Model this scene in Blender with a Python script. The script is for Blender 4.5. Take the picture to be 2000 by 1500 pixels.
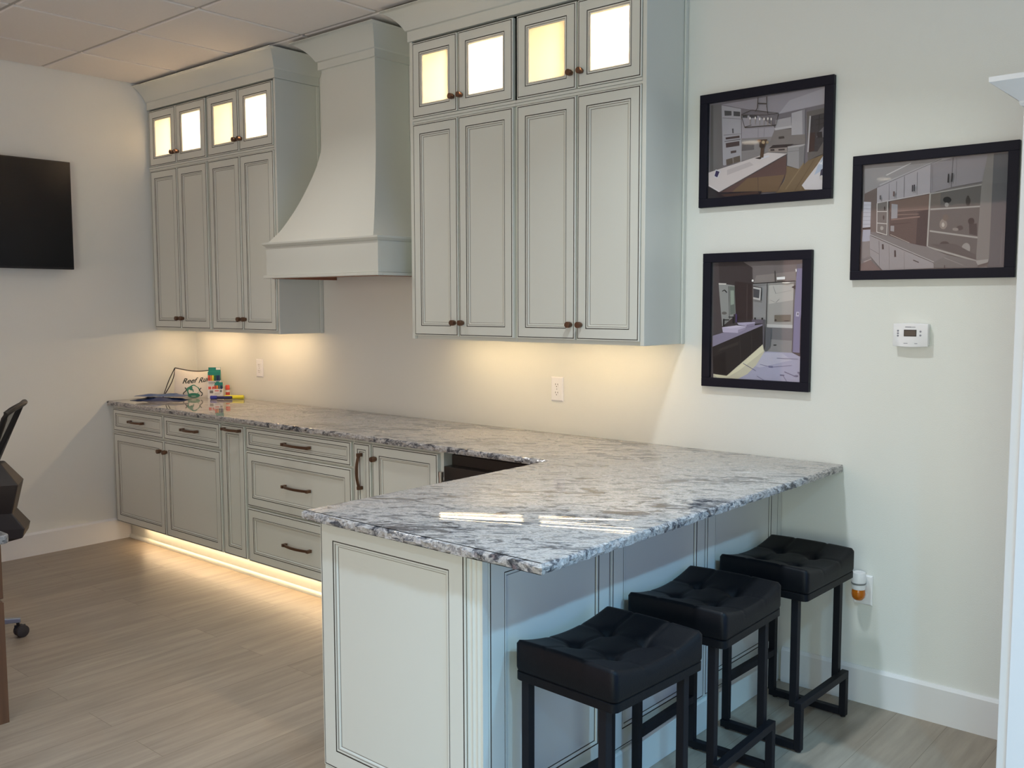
import bpy, bmesh, math, random
from mathutils import Vector, Matrix
random.seed(7)
for o in list(bpy.data.objects):
    bpy.data.objects.remove(o)
SC = bpy.context.scene
COL = SC.collection
PI = math.pi

# ------------------------------------------------------------------ camera
cam_d = bpy.data.cameras.new('camera')
cam = bpy.data.objects.new('camera', cam_d)
COL.objects.link(cam)
cam_d.sensor_width = 36.0
cam_d.lens = 1857.32 * 36.0 / 2000.0
cam_d.clip_start = 0.05
YAW, PITCH, ROLL = 0.71053, 0.08452, -0.00194
fwd = Vector((-math.sin(YAW) * math.cos(PITCH), math.cos(YAW) * math.cos(PITCH), -math.sin(PITCH)))
rgt = Vector((math.cos(YAW), math.sin(YAW), 0))
upv = rgt.cross(fwd)
r2 = math.cos(ROLL) * rgt + math.sin(ROLL) * upv
u2 = -math.sin(ROLL) * rgt + math.cos(ROLL) * upv
mw = Matrix((r2, u2, -fwd)).transposed().to_4x4()
mw.translation = Vector((5.96402, -3.57571, 1.53451))
cam.matrix_world = mw
SC.camera = cam

# ------------------------------------------------------------------ colour management, world, lights
SC.view_settings.view_transform = 'Standard'
SC.view_settings.look = 'None'
SC.view_settings.gamma = 1.0
SC.view_settings.use_curve_mapping = False
SC.view_settings.exposure = 0.0
world = bpy.data.worlds.new('world')
SC.world = world
world.use_nodes = True
wb = world.node_tree.nodes['Background']
wb.inputs[0].default_value = (0.80, 0.90, 1.0, 1)
wb.inputs[1].default_value = 0.16


def area_light(name, loc, rot, sx, sy, power, colour, shape='RECTANGLE', parent=None, spread=None):
    d = bpy.data.lights.new(name, 'AREA')
    d.shape = shape
    d.size = sx
    if shape in ('RECTANGLE', 'ELLIPSE'):
        d.size_y = sy
    d.energy = power
    d.color = colour
    if spread:
        d.spread = spread
    o = bpy.data.objects.new(name, d)
    COL.objects.link(o)
    o.location = loc
    o.rotation_euler = rot
    if parent:
        o.parent = parent
    return o


# light levels (red, green, blue): watts for the area lamps, emission strength for glowing parts
LIGHT = {
    'world': (0.006, 0.006, 0.006),
    'side_window': (3.0, 8.5, 34.0),
    'front_fill_right': (99.0, 110.0, 93.0),
    'front_fill_left': (54.0, 34.0, 30.0),
    'lamp_by_hood': (5.0, 4.8, 4.7),
    'lamp_by_wall': (10.8, 11.8, 12.4),
    'row_left': (0.6, 0.5, 0.4),
    'row_middle': (9.0, 11.8, 15.5),
    'row_right': (11.0, 27.0, 42.0),
    'bars_left': (78.0, 53.5, 30.0),
    'bars_right': (68.0, 48.5, 25.5),
    'toe': (42.0, 29.5, 17.5),
    'cabinet_lamps': (1230.0, 900.0, 640.0),
}


def split(c):
    m = max(max(c), 1e-6)
    return m, tuple(v / m for v in c)


wp, wc = split(LIGHT['world'])
wb.inputs[0].default_value = wc + (1,)
wb.inputs[1].default_value = wp


def keyed_light(name, key, loc, rot, sx, sy):
    e, c = split(LIGHT[key])
    return area_light(name, loc, rot, sx, sy, e, c)


# daylight from a blue-sky window on the right; two soft fills added behind camera
keyed_light('side_window_daylight', 'side_window', (9.0, -2.4, 1.25), (0, PI / 2, 0), 1.9, 4.2)
keyed_light('front_fill_light', 'front_fill_right', (7.0, -7.0, 1.45), (PI / 2, 0, 0), 3.6, 2.3)
keyed_light('front_fill_light', 'front_fill_left', (2.6, -7.6, 1.45), (PI / 2, 0, 0), 3.6, 2.3)  # warm fill added to lift the left side, no window there


# ------------------------------------------------------------------ materials
def lin(c):
    return tuple((x / 12.92 if x <= 0.04045 else ((x + 0.055) / 1.055) ** 2.4) for x in c)


def rgb(r, g, b):
    return lin((r / 255, g / 255, b / 255)) + (1,)


def new_mat(name):
    m = bpy.data.materials.new(name)
    m.use_nodes = True
    nt = m.node_tree
    nt.nodes.clear()
    out = nt.nodes.new('ShaderNodeOutputMaterial')
    return m, nt, out


def N(nt, typ, **kw):
    n = nt.nodes.new(typ)
    for k, v in kw.items():
        if hasattr(n, k):
            setattr(n, k, v)
        else:
            n.inputs[k.replace('_', ' ')].default_value = v
    return n


def plain(name, col, rough=0.5, metal=0.0, spec=0.5, bump=0.0, bscale=200.0, var=0.0, vscale=6.0, coat=0.0):
    """principled paint with a fine procedural grain"""
    m, nt, out = new_mat(name)
    p = N(nt, 'ShaderNodeBsdfPrincipled')
    p.inputs['Base Color'].default_value = col
    p.inputs['Roughness'].default_value = rough
    p.inputs['Metallic'].default_value = metal
    p.inputs['Specular IOR Level'].default_value = spec
    p.inputs['Coat Weight'].default_value = coat
    nt.links.new(p.outputs[0], out.inputs[0])
    tc = N(nt, 'ShaderNodeTexCoord')
    if var > 0:
        nz = N(nt, 'ShaderNodeTexNoise')
        nz.inputs['Scale'].default_value = vscale
        nz.inputs['Detail'].default_value = 4
        nt.links.new(tc.outputs['Object'], nz.inputs['Vector'])
        mx = N(nt, 'ShaderNodeMixRGB')
        mx.inputs[1].default_value = tuple(c * (1 - var) for c in col[:3]) + (1,)
        mx.inputs[2].default_value = tuple(min(1, c * (1 + var)) for c in col[:3]) + (1,)
        nt.links.new(nz.outputs[0], mx.inputs[0])
        nt.links.new(mx.outputs[0], p.inputs['Base Color'])
    if bump > 0:
        nb = N(nt, 'ShaderNodeTexNoise')
        nb.inputs['Scale'].default_value = bscale
        nb.inputs['Detail'].default_value = 2
        nt.links.new(tc.outputs['Object'], nb.inputs['Vector'])
        b = N(nt, 'ShaderNodeBump')
        b.inputs['Strength'].default_value = bump
        b.inputs['Distance'].default_value = 0.002
        nt.links.new(nb.outputs[0], b.inputs['Height'])
        nt.links.new(b.outputs[0], p.inputs['Normal'])
    return m


def emit(name, col, strength):
    m, nt, out = new_mat(name)
    e = N(nt, 'ShaderNodeEmission')
    e.inputs[0].default_value = tuple(col) + (1,)
    e.inputs[1].default_value = strength
    nt.links.new(e.outputs[0], out.inputs[0])
    return m


M = {}
M['wall'] = plain('wall_paint', rgb(228, 229, 223), 0.85, bump=0.25, bscale=260, spec=0.25)
M['ceiling'] = plain('ceiling_tile', rgb(236, 231, 226), 0.95, bump=0.5, bscale=420, spec=0.1, var=0.02, vscale=60)
M['grid'] = plain('ceiling_grid', rgb(196, 190, 182), 0.6)
M['trim'] = plain('white_trim', rgb(228, 228, 228), 0.45)
M['cab'] = plain('sage_grey_paint', rgb(213, 216, 208), 0.38, var=0.015, vscale=3)
M['glaze'] = plain('brown_glaze', rgb(66, 58, 50), 0.6)
M['softglaze'] = plain('thin_glaze', rgb(142, 136, 125), 0.6)
M['cabin'] = plain('cabinet_interior', rgb(236, 232, 220), 0.6)
M['liner'] = plain('reddish_wood', rgb(150, 98, 72), 0.5, var=0.15, vscale=20)
M['bronze'] = plain('oil_rubbed_bronze', rgb(112, 84, 66), 0.36, metal=0.7, var=0.12, vscale=40)
M['white'] = plain('white_plastic', rgb(238, 238, 240), 0.35)
M['slot'] = plain('dark_slot', rgb(40, 34, 30), 0.6)
M['leather'] = plain('black_faux_leather', rgb(8, 10, 15), 0.5, bump=0.25, bscale=300, spec=0.2)
M['blackmetal'] = plain('black_powder_coat', rgb(15, 17, 24), 0.55, spec=0.25)
M['frame'] = plain('black_picture_frame', rgb(19, 20, 33), 0.5, spec=0.2)
M['steel'] = plain('brushed_steel', rgb(190, 186, 180), 0.28, metal=1.0)
M['darksteel'] = plain('dark_appliance', rgb(62, 56, 52), 0.35, metal=0.3)
M['blackglass'] = plain('black_glass', rgb(9, 11, 16), 0.06, spec=0.5)
M['tvblack'] = plain('matte_black_screen', rgb(7, 9, 14), 0.28, spec=0.35)
M['bezel'] = plain('black_plastic', rgb(15, 15, 17), 0.4)
M['chairblack'] = plain('chair_plastic', rgb(22, 21, 22), 0.5)
M['chairbrown'] = plain('chair_dark_brown', rgb(46, 38, 34), 0.5)
M['greymetal'] = plain('grey_metal', rgb(150, 152, 156), 0.35, metal=0.6)
M['rubber'] = plain('grey_rubber', rgb(58, 54, 54), 0.6)
M['teal'] = plain('teal_card', rgb(0, 128, 116), 0.45)
M['boxwhite'] = plain('white_card', rgb(236, 232, 226), 0.45)
M['red'] = plain('red_ink', rgb(222, 84, 66), 0.45)
M['orange'] = plain('orange_ink', rgb(236, 140, 60), 0.45)
M['yellow'] = plain('yellow_ink', rgb(236, 226, 60), 0.4)
M['green'] = plain('green_ink', rgb(26, 96, 56), 0.45)
M['navy'] = plain('navy_ink', rgb(28, 34, 92), 0.4)
M['bluecap'] = plain('blue_cap', rgb(46, 58, 160), 0.35)
M['greyink'] = plain('grey_ink', rgb(120, 116, 112), 0.5)
M['bagwhite'] = plain('white_fabric', rgb(226, 218, 206), 0.8, bump=0.3, bscale=500)
M['cord'] = plain('black_cord', rgb(32, 24, 22), 0.7)
M['bagblue'] = plain('blue_plastic', rgb(38, 74, 132), 0.3, var=0.25, vscale=14)
M['bagdarkblue'] = plain('dark_blue_plastic', rgb(26, 44, 92), 0.3, var=0.2, vscale=14)
M['turq'] = plain('green_print', rgb(56, 128, 104), 0.7, var=0.2, vscale=60)
M['darkprint'] = plain('dark_print', rgb(44, 52, 48), 0.7)
M['lcd'] = plain('grey_green_display', rgb(62, 66, 56), 0.2)
M['greytext'] = plain('grey_marking', rgb(140, 140, 150), 0.5)
M['capgrey'] = plain('grey_collar', rgb(120, 124, 126), 0.4)

for mk, key in (('led_left', 'bars_left'), ('led_right', 'bars_right'), ('toeled', 'toe'), ('puck', 'cabinet_lamps')):
    e, c = split(LIGHT[key])
    M[mk] = emit('glow_' + key, c, e)
M['lamp'] = emit('downlight_glow', (1.0, 0.86, 0.68), 12)


def wood(name, c1, c2, axis=2, rough=0.45):
    m, nt, out = new_mat(name)
    p = N(nt, 'ShaderNodeBsdfPrincipled')
    p.inputs['Roughness'].default_value = rough
    tc = N(nt, 'ShaderNodeTexCoord')
    mp = N(nt, 'ShaderNodeMapping')
    s = [40, 40, 40]
    s[axis] = 2.5
    mp.inputs['Scale'].default_value = s
    nz = N(nt, 'ShaderNodeTexNoise')
    nz.inputs['Scale'].default_value = 1.0
    nz.inputs['Detail'].default_value = 5
    mx = N(nt, 'ShaderNodeMixRGB')
    mx.inputs[1].default_value = c1
    mx.inputs[2].default_value = c2
    nt.links.new(tc.outputs['Object'], mp.inputs[0])
    nt.links.new(mp.outputs[0], nz.inputs['Vector'])
    nt.links.new(nz.outputs[0], mx.inputs[0])
    nt.links.new(mx.outputs[0], p.inputs['Base Color'])
    nt.links.new(p.outputs[0], out.inputs[0])
    return m


M['deskwood'] = wood('walnut', rgb(74, 50, 36), rgb(122, 88, 62))


def floor_mat():
    m, nt, out = new_mat('oak_planks')
    p = N(nt, 'ShaderNodeBsdfPrincipled')
    p.inputs['Roughness'].default_value = 0.38
    p.inputs['Specular IOR Level'].default_value = 0.4
    tc = N(nt, 'ShaderNodeTexCoord')
    mp = N(nt, 'ShaderNodeMapping')
    mp.inputs['Rotation'].default_value = (0, 0, PI / 2)
    br = N(nt, 'ShaderNodeTexBrick')
    br.offset = 0.37
    br.inputs['Scale'].default_value = 1.0
    br.inputs['Brick Width'].default_value = 1.22
    br.inputs['Row Height'].default_value = 0.178
    br.inputs['Mortar Size'].default_value = 0.0009
    br.inputs['Mortar Smooth'].default_value = 0.6
    br.inputs['Color1'].default_value = (0, 0, 0, 1)
    br.inputs['Color2'].default_value = (1, 1, 1, 1)
    br.inputs['Mortar'].default_value = (0.5, 0.5, 0.5, 1)
    nt.links.new(tc.outputs['Object'], mp.inputs[0])
    nt.links.new(mp.outputs[0], br.inputs['Vector'])
    # grain stretched along the boards (world y), shifted per board
    mp2 = N(nt, 'ShaderNodeMapping')
    mp2.inputs['Scale'].default_value = (30, 2.6, 1)
    nt.links.new(tc.outputs['Object'], mp2.inputs[0])
    ad = N(nt, 'ShaderNodeVectorMath', operation='ADD')
    sc = N(nt, 'ShaderNodeVectorMath', operation='SCALE')
    sc.inputs['Scale'].default_value = 7.0
    nt.links.new(br.outputs['Color'], sc.inputs[0])
    nt.links.new(mp2.outputs[0], ad.inputs[0])
    nt.links.new(sc.outputs[0], ad.inputs[1])
    g = N(nt, 'ShaderNodeTexNoise')
    g.inputs['Scale'].default_value = 1.0
    g.inputs['Detail'].default_value = 6
    g.inputs['Roughness'].default_value = 0.6
    nt.links.new(ad.outputs[0], g.inputs['Vector'])
    rp = N(nt, 'ShaderNodeValToRGB')
    e = rp.color_ramp.elements
    e[0].position = 0.32
    e[0].color = rgb(140, 128, 113)
    e[1].position = 0.68
    e[1].color = rgb(162, 149, 132)
    nt.links.new(g.outputs[0], rp.inputs[0])
    # board to board tone
    hs = N(nt, 'ShaderNodeHueSaturation')
    mr = N(nt, 'ShaderNodeMapRange')
    mr.inputs['To Min'].default_value = 0.92
    mr.inputs['To Max'].default_value = 1.07
    nt.links.new(br.outputs['Color'], mr.inputs[0])
    nt.links.new(mr.outputs[0], hs.inputs['Value'])
    nt.links.new(rp.outputs[0], hs.inputs['Color'])
    mx = N(nt, 'ShaderNodeMixRGB')
    mx.inputs[2].default_value = rgb(96, 84, 70)
    nt.links.new(br.outputs['Fac'], mx.inputs[0])
    nt.links.new(hs.outputs[0], mx.inputs[1])
    nt.links.new(mx.outputs[0], p.inputs['Base Color'])
    nt.links.new(p.outputs[0], out.inputs[0])
    return m


M['floor'] = floor_mat()


def granite(name, base, scale=1.0, rough=0.035):
    m, nt, out = new_mat(name)
    L = nt.links.new
    p = N(nt, 'ShaderNodeBsdfPrincipled')
    p.inputs['Roughness'].default_value = rough
    p.inputs['Specular IOR Level'].default_value = 0.5
    tc = N(nt, 'ShaderNodeTexCoord')
    ro = N(nt, 'ShaderNodeMapping')
    ro.inputs['Rotation'].default_value = (0, 0, -0.55)
    L(tc.outputs['Object'], ro.inputs[0])
    mp = N(nt, 'ShaderNodeMapping')
    mp.inputs['Scale'].default_value = (9 * scale, 22 * scale, 22 * scale)
    L(ro.outputs[0], mp.inputs[0])
    wv = N(nt, 'ShaderNodeTexNoise')
    wv.inputs['Scale'].default_value = 0.8
    wv.inputs['Detail'].default_value = 3
    L(mp.outputs[0], wv.inputs['Vector'])
    sc = N(nt, 'ShaderNodeVectorMath', operation='SCALE')
    sc.inputs['Scale'].default_value = 2.4
    L(wv.outputs['Color'], sc.inputs[0])
    ad = N(nt, 'ShaderNodeVectorMath', operation='ADD')
    L(mp.outputs[0], ad.inputs[0])
    L(sc.outputs[0], ad.inputs[1])
    v = N(nt, 'ShaderNodeTexNoise')
    v.inputs['Scale'].default_value = 1.25
    v.inputs['Detail'].default_value = 9
    v.inputs['Roughness'].default_value = 0.74
    L(ad.outputs[0], v.inputs['Vector'])
    # broad drifts of darker and paler stone
    bd = N(nt, 'ShaderNodeTexNoise')
    bd.inputs['Scale'].default_value = 0.22
    bd.inputs['Detail'].default_value = 3
    L(ad.outputs[0], bd.inputs['Vector'])
    mx0 = N(nt, 'ShaderNodeMath', operation='MULTIPLY_ADD')
    mx0.inputs[1].default_value = 0.30
    mx0.inputs[2].default_value = -0.168
    L(bd.outputs[0], mx0.inputs[0])
    sm = N(nt, 'ShaderNodeMath', operation='ADD')
    L(v.outputs[0], sm.inputs[0])
    L(mx0.outputs[0], sm.inputs[1])
    rp = N(nt, 'ShaderNodeValToRGB')
    cr = rp.color_ramp
    cr.elements[0].position = 0.33
    cr.elements[0].color = rgb(58, 60, 66)
    cr.elements[1].position = 0.70
    cr.elements[1].color = rgb(222, 220, 217)
    for pos, c in ((0.40, (98, 99, 104)), (0.44, (150, 149, 150)), (0.48, (190, 187, 184)), (0.52, (206, 202, 197)), (0.555, (178, 171, 165)), (0.585, (122, 121, 124)), (0.61, (196, 193, 190))):
        el = cr.elements.new(pos)
        el.color = rgb(*c)
    L(sm.outputs[0], rp.inputs[0])
    f = N(nt, 'ShaderNodeTexNoise')
    f.inputs['Scale'].default_value = 170
    f.inputs['Detail'].default_value = 3
    L(tc.outputs['Object'], f.inputs['Vector'])
    fr = N(nt, 'ShaderNodeMapRange')
    fr.inputs['From Min'].default_value = 0.3
    fr.inputs['From Max'].default_value = 0.7
    fr.inputs['To Min'].default_value = 0.78
    fr.inputs['To Max'].default_value = 1.12
    L(f.outputs[0], fr.inputs[0])
    hs = N(nt, 'ShaderNodeHueSaturation')
    L(rp.outputs[0], hs.inputs['Color'])
    L(fr.outputs[0], hs.inputs['Value'])
    mx = N(nt, 'ShaderNodeMixRGB', blend_type='MULTIPLY')
    mx.inputs[0].default_value = 1.0
    mx.inputs[2].default_value = base
    L(hs.outputs[0], mx.inputs[1])
    L(mx.outputs[0], p.inputs['Base Color'])
    L(p.outputs[0], out.inputs[0])
    return m


M['granite'] = granite('grey_white_granite', (0.84, 0.84, 0.84, 1))
M['deskstone'] = granite('grey_stone', (0.62, 0.64, 0.66, 1), 1.5, 0.2)


def frosted():
    """satin glass: mostly scatters the lamp behind it, lets a part of its beam straight through"""
    m, nt, out = new_mat('frosted_glass')
    L = nt.links.new
    t = N(nt, 'ShaderNodeBsdfTranslucent')
    t.inputs[0].default_value = (0.62, 0.60, 0.54, 1)
    c = N(nt, 'ShaderNodeBsdfTransparent')
    g = N(nt, 'ShaderNodeBsdfGlossy')
    g.inputs['Roughness'].default_value = 0.3
    a = N(nt, 'ShaderNodeMixShader')
    a.inputs[0].default_value = 0.22
    L(t.outputs[0], a.inputs[1])
    L(c.outputs[0], a.inputs[2])
    b = N(nt, 'ShaderNodeMixShader')
    b.inputs[0].default_value = 0.05
    L(a.outputs[0], b.inputs[1])
    L(g.outputs[0], b.inputs[2])
    L(b.outputs[0], out.inputs[0])
    return m


M['frosted'] = frosted()


def clear_pane():
    m, nt, out = new_mat('picture_glass')
    t = N(nt, 'ShaderNodeBsdfTransparent')
    g = N(nt, 'ShaderNodeBsdfGlossy')
    g.inputs['Roughness'].default_value = 0.03
    fr = N(nt, 'ShaderNodeFresnel')
    fr.inputs[0].default_value = 1.45
    x = N(nt, 'ShaderNodeMixShader')
    ge = N(nt, 'ShaderNodeNewGeometry')
    mu = N(nt, 'ShaderNodeMath', operation='MULTIPLY_ADD')      # no inner reflection on the way out of the pane
    mu.inputs[1].default_value = -1.0
    mu.inputs[2].default_value = 1.0
    m2 = N(nt, 'ShaderNodeMath', operation='MULTIPLY')
    nt.links.new(ge.outputs['Backfacing'], mu.inputs[0])
    nt.links.new(mu.outputs[0], m2.inputs[0])
    nt.links.new(fr.outputs[0], m2.inputs[1])
    nt.links.new(m2.outputs[0], x.inputs[0])
    nt.links.new(t.outputs[0], x.inputs[1])
    nt.links.new(g.outputs[0], x.inputs[2])
    nt.links.new(x.outputs[0], out.inputs[0])
    return m


M['pane'] = clear_pane()


def amber_mat():
    m, nt, out = new_mat('amber_oil')
    p = N(nt, 'ShaderNodeBsdfPrincipled')
    p.inputs['Base Color'].default_value = rgb(214, 122, 20)
    p.inputs['Roughness'].default_value = 0.08
    p.inputs['Transmission Weight'].default_value = 0.35
    nt.links.new(p.outputs[0], out.inputs[0])
    return m


M['amber'] = amber_mat()


def mesh_mat():
    m, nt, out = new_mat('chair_mesh')
    t = N(nt, 'ShaderNodeBsdfTransparent')
    d = N(nt, 'ShaderNodeBsdfDiffuse')
    d.inputs[0].default_value = rgb(48, 48, 50)
    x = N(nt, 'ShaderNodeMixShader')
    tc = N(nt, 'ShaderNodeTexCoord')
    ck = N(nt, 'ShaderNodeTexChecker')
    ck.inputs['Scale'].default_value = 420
    ck.inputs[1].default_value = (0.95, 0.95, 0.95, 1)
    ck.inputs[2].default_value = (0.40, 0.40, 0.40, 1)
    nt.links.new(tc.outputs['Object'], ck.inputs[0])
    nt.links.new(ck.outputs[0], x.inputs[0])
    nt.links.new(t.outputs[0], x.inputs[1])
    nt.links.new(d.outputs[0], x.inputs[2])
    nt.links.new(x.outputs[0], out.inputs[0])
    return m


M['mesh'] = mesh_mat()


def print_mat():
    m, nt, out = new_mat('photo_print')
    p = N(nt, 'ShaderNodeBsdfPrincipled')
    p.inputs['Roughness'].default_value = 0.5
    p.inputs['Specular IOR Level'].default_value = 0.2
    a = N(nt, 'ShaderNodeAttribute')
    a.attribute_name = 'ink'
    nt.links.new(a.outputs['Color'], p.inputs['Base Color'])
    nt.links.new(p.outputs[0], out.inputs[0])
    return m


M['print'] = print_mat()


# ------------------------------------------------------------------ mesh helpers
class MB:
    """collects shapes, then links them as ONE mesh object"""

    def __init__(self):
        self.v, self.f, self.m, self.mats = [], [], [], []

    def mi(self, mat):
        if mat not in self.mats:
            self.mats.append(mat)
        return self.mats.index(mat)

    def add(self, vs, fs, mat, X=None):
        b = len(self.v)
        k = self.mi(mat)
        for p in vs:
            p = Vector(p)
            self.v.append(X @ p if X is not None else p)
        for f in fs:
            self.f.append([b + i for i in f])
            self.m.append(k)
        return self

    def box(self, a, b, mat, X=None):
        x0, y0, z0 = a
        x1, y1, z1 = b
        vs = [(x0, y0, z0), (x1, y0, z0), (x1, y1, z0), (x0, y1, z0), (x0, y0, z1), (x1, y0, z1), (x1, y1, z1), (x0, y1, z1)]
        fs = [(0, 3, 2, 1), (4, 5, 6, 7), (0, 1, 5, 4), (1, 2, 6, 5), (2, 3, 7, 6), (3, 0, 4, 7)]
        return self.add(vs, fs, mat, X)

    def prism(self, pts, axis, a, b, mat, X=None):
        """polygon pts (2-d) extruded along an axis from a to b"""
        n = len(pts)

        def P(p, t):
            if axis == 'x':
                return (t, p[0], p[1])
            if axis == 'y':
                return (p[0], t, p[1])
            return (p[0], p[1], t)
        vs = [P(p, a) for p in pts] + [P(p, b) for p in pts]
        fs = [tuple(range(n))[::-1], tuple(range(n, 2 * n))]
        for i in range(n):
            j = (i + 1) % n
            fs.append((i, j, n + j, n + i))
        return self.add(vs, fs, mat, X)

    def rings(self, rings, mat, X=None, caps=(True, True), closed=True):
        n = len(rings[0])
        vs = [p for r in rings for p in r]
        fs = []
        for i in range(len(rings) - 1):
            for j in range(n if closed else n - 1):
                k = (j + 1) % n
                fs.append((i * n + j, i * n + k, (i + 1) * n + k, (i + 1) * n + j))
        if caps[0]:
            fs.append(tuple(range(n))[::-1])
        if caps[1]:
            fs.append(tuple(range((len(rings) - 1) * n, len(rings) * n)))
        return self.add(vs, fs, mat, X)

    def lathe(self, prof, mat, X=None, n=24):
        """profile (r, z) turned about z"""
        rs = [[(r * math.cos(2 * PI * k / n), r * math.sin(2 * PI * k / n), z) for k in range(n)] for r, z in prof]
        return self.rings(rs, mat, X)

    def tube(self, path, r, mat, X=None, n=10, ry=None):
        path = [Vector(p) for p in path]
        rs = []
        up = Vector((0, 0, 1))
        for i, p in enumerate(path):
            t = (path[min(i + 1, len(path) - 1)] - path[max(i - 1, 0)]).normalized()
            s = t.cross(up)
            if s.length < 1e-3:
                s = t.cross(Vector((0, 1, 0)))
            s.normalize()
            w = s.cross(t)
            rr = r[i] if isinstance(r, (list, tuple)) else r
            q = ry if ry else rr
            rs.append([p + s * rr * math.cos(2 * PI * k / n) + w * q * math.sin(2 * PI * k / n) for k in range(n)])
        return self.rings(rs, mat, X)

    def build(self, name, parent=None, smooth=None, bevel=0.0, segs=2):
        me = bpy.data.meshes.new(name)
        me.from_pydata([tuple(p) for p in self.v], [], self.f)
        for mt in self.mats:
            me.materials.append(mt)
        me.polygons.foreach_set('material_index', self.m)
        bm = bmesh.new()
        bm.from_mesh(me)
        bmesh.ops.recalc_face_normals(bm, faces=bm.faces)
        bm.to_mesh(me)
        bm.free()
        if smooth is not None:
            # large many-sided caps stay flat so that they mirror cleanly
            me.polygons.foreach_set('use_smooth', [len(f.vertices) < 40 for f in me.polygons])
            me.set_sharp_from_angle(angle=math.radians(smooth))
        me.update()
        o = bpy.data.objects.new(name, me)
        COL.objects.link(o)
        if parent:
            o.parent = parent
        if bevel:
            b = o.modifiers.new('bevel', 'BEVEL')
            b.width = bevel
            b.segments = segs
            b.limit_method = 'ANGLE'
            b.angle_limit = math.radians(50)
        return o


def tag(o, label=None, cat=None, group=None, kind=None):
    if label:
        o['label'] = label
    if cat:
        o['category'] = cat
    if group:
        o['group'] = group
    if kind:
        o['kind'] = kind
    return o


def thing(name, label, cat, loc=(0, 0, 0), rz=0.0, group=None):
    o = bpy.data.objects.new(name, None)
    o.empty_display_size = 0.1
    COL.objects.link(o)
    o.location = loc
    o.rotation_euler = (0, 0, rz)
    return tag(o, label, cat, group)


def struct(name, mb, **kw):
    return tag(mb.build(name, **kw), kind='structure')


def copy_tree(o, parent=None):
    c = o.copy()
    COL.objects.link(c)
    if parent:
        c.parent = parent
    for ch in list(o.children):
        copy_tree(ch, c)
    return c


def add_door(mb, x0, x1, z0, z1, y, t=0.02, fw=0.048, glass=False, X=None, flat=False):
    """mitred frame door facing -y: outer bead, glaze groove, flat frame, glaze groove, ogee, field"""
    cab, gl, sg = M['cab'], M['glaze'], M['softglaze']
    P = [(0, t, cab), (0, 0.003, cab), (0.002, 0.0008, cab), (0.0055, 0.0005, cab), (0.0065, 0.003, gl), (0.0082, 0.003, gl), (0.0090, 0.0, gl),
         (fw, 0.0, cab), (fw + 0.0005, 0.0035, gl), (fw + 0.0026, 0.0035, gl), (fw + 0.0034, 0.0010, gl)]
    if flat:
        P += [(fw + 0.0055, 0.0006, cab), (fw + 0.0105, 0.0014, cab), (fw + 0.0115, 0.0050, cab), (fw + 0.0130, 0.0065, gl), (fw + 0.0142, 0.0060, gl)]
    else:
        P += [(fw + 0.0060, 0.0006, cab), (fw + 0.0090, 0.0012, cab), (fw + 0.0102, 0.0034, sg), (fw + 0.0112, 0.0038, sg), (fw + 0.0145, 0.0042, cab),
              (fw + 0.0175, 0.0070, cab), (fw + 0.0183, 0.0085, sg), (fw + 0.0195, 0.0085, sg)]
    if glass:
        P = P[:-3] + [(fw + 0.0160, 0.0060, cab), (fw + 0.0165, t, cab)]
    rings = []
    for i, d, m in P:
        rings.append([(x0 + i, y + d, z0 + i), (x1 - i, y + d, z0 + i), (x1 - i, y + d, z1 - i), (x0 + i, y + d, z1 - i)])
    for k in range(len(rings) - 1):
        mb.add(rings[k] + rings[k + 1], [(j, (j + 1) % 4, 4 + (j + 1) % 4, 4 + j) for j in range(4)], P[k + 1][2], X)
    if not glass:
        mb.add(rings[-1], [(0, 1, 2, 3)], cab, X)
        mb.add(rings[0], [(3, 2, 1, 0)], cab, X)
    return mb


def add_knob(mb, x, y, z):
    X = Matrix.Translation((x, y, z)) @ Matrix.Rotation(PI / 2, 4, 'X')
    mb.lathe([(0.0095, -0.0005), (0.0095, 0.002), (0.0075, 0.004), (0.0075, 0.008), (0.0125, 0.0095), (0.0132, 0.011), (0.0132, 0.0285), (0.0122, 0.030), (0.004, 0.0305)], M['bronze'], X, 20)


def add_pull(mb, c, length, y, vertical=False):
    """arched bar pull, feet on the face at y, bowing towards -y"""
    X = Matrix.Translation((c[0], y, c[1]))
    if vertical:
        X = X @ Matrix.Rotation(PI / 2, 4, 'Y')
    h = length / 2
    n = 14
    secs = []
    for k in range(n + 1):
        s = -1 + 2 * k / n
        x = s * h * 0.97
        d = -(0.018 + 0.014 * (1 - s * s))
        w = 0.0062
        secs.append([(x, d - 0.004, -w), (x, d - 0.004, w), (x, d + 0.004, w), (x, d + 0.004, -w)])
    mb.rings(secs, M['bronze'], X)
    for s in (-1, 1):
        mb.box((s * h - 0.008, -0.026, -0.0075), (s * h + 0.008, 0.0005, 0.0075), M['bronze'], X)


def frame_ring(mb, x0, x1, z0, z1, w, y0, y1, mat, X=None):
    """rectangular frame (y0 front .. y1 back)"""
    mb.box((x0, y0, z0), (x1, y1, z0 + w), mat, X)
    mb.box((x0, y0, z1 - w), (x1, y1, z1), mat, X)
    mb.box((x0, y0, z0 + w), (x0 + w, y1, z1 - w), mat, X)
    mb.box((x1 - w, y0, z0 + w), (x1, y1, z1 - w), mat, X)


H = 2.954
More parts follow.
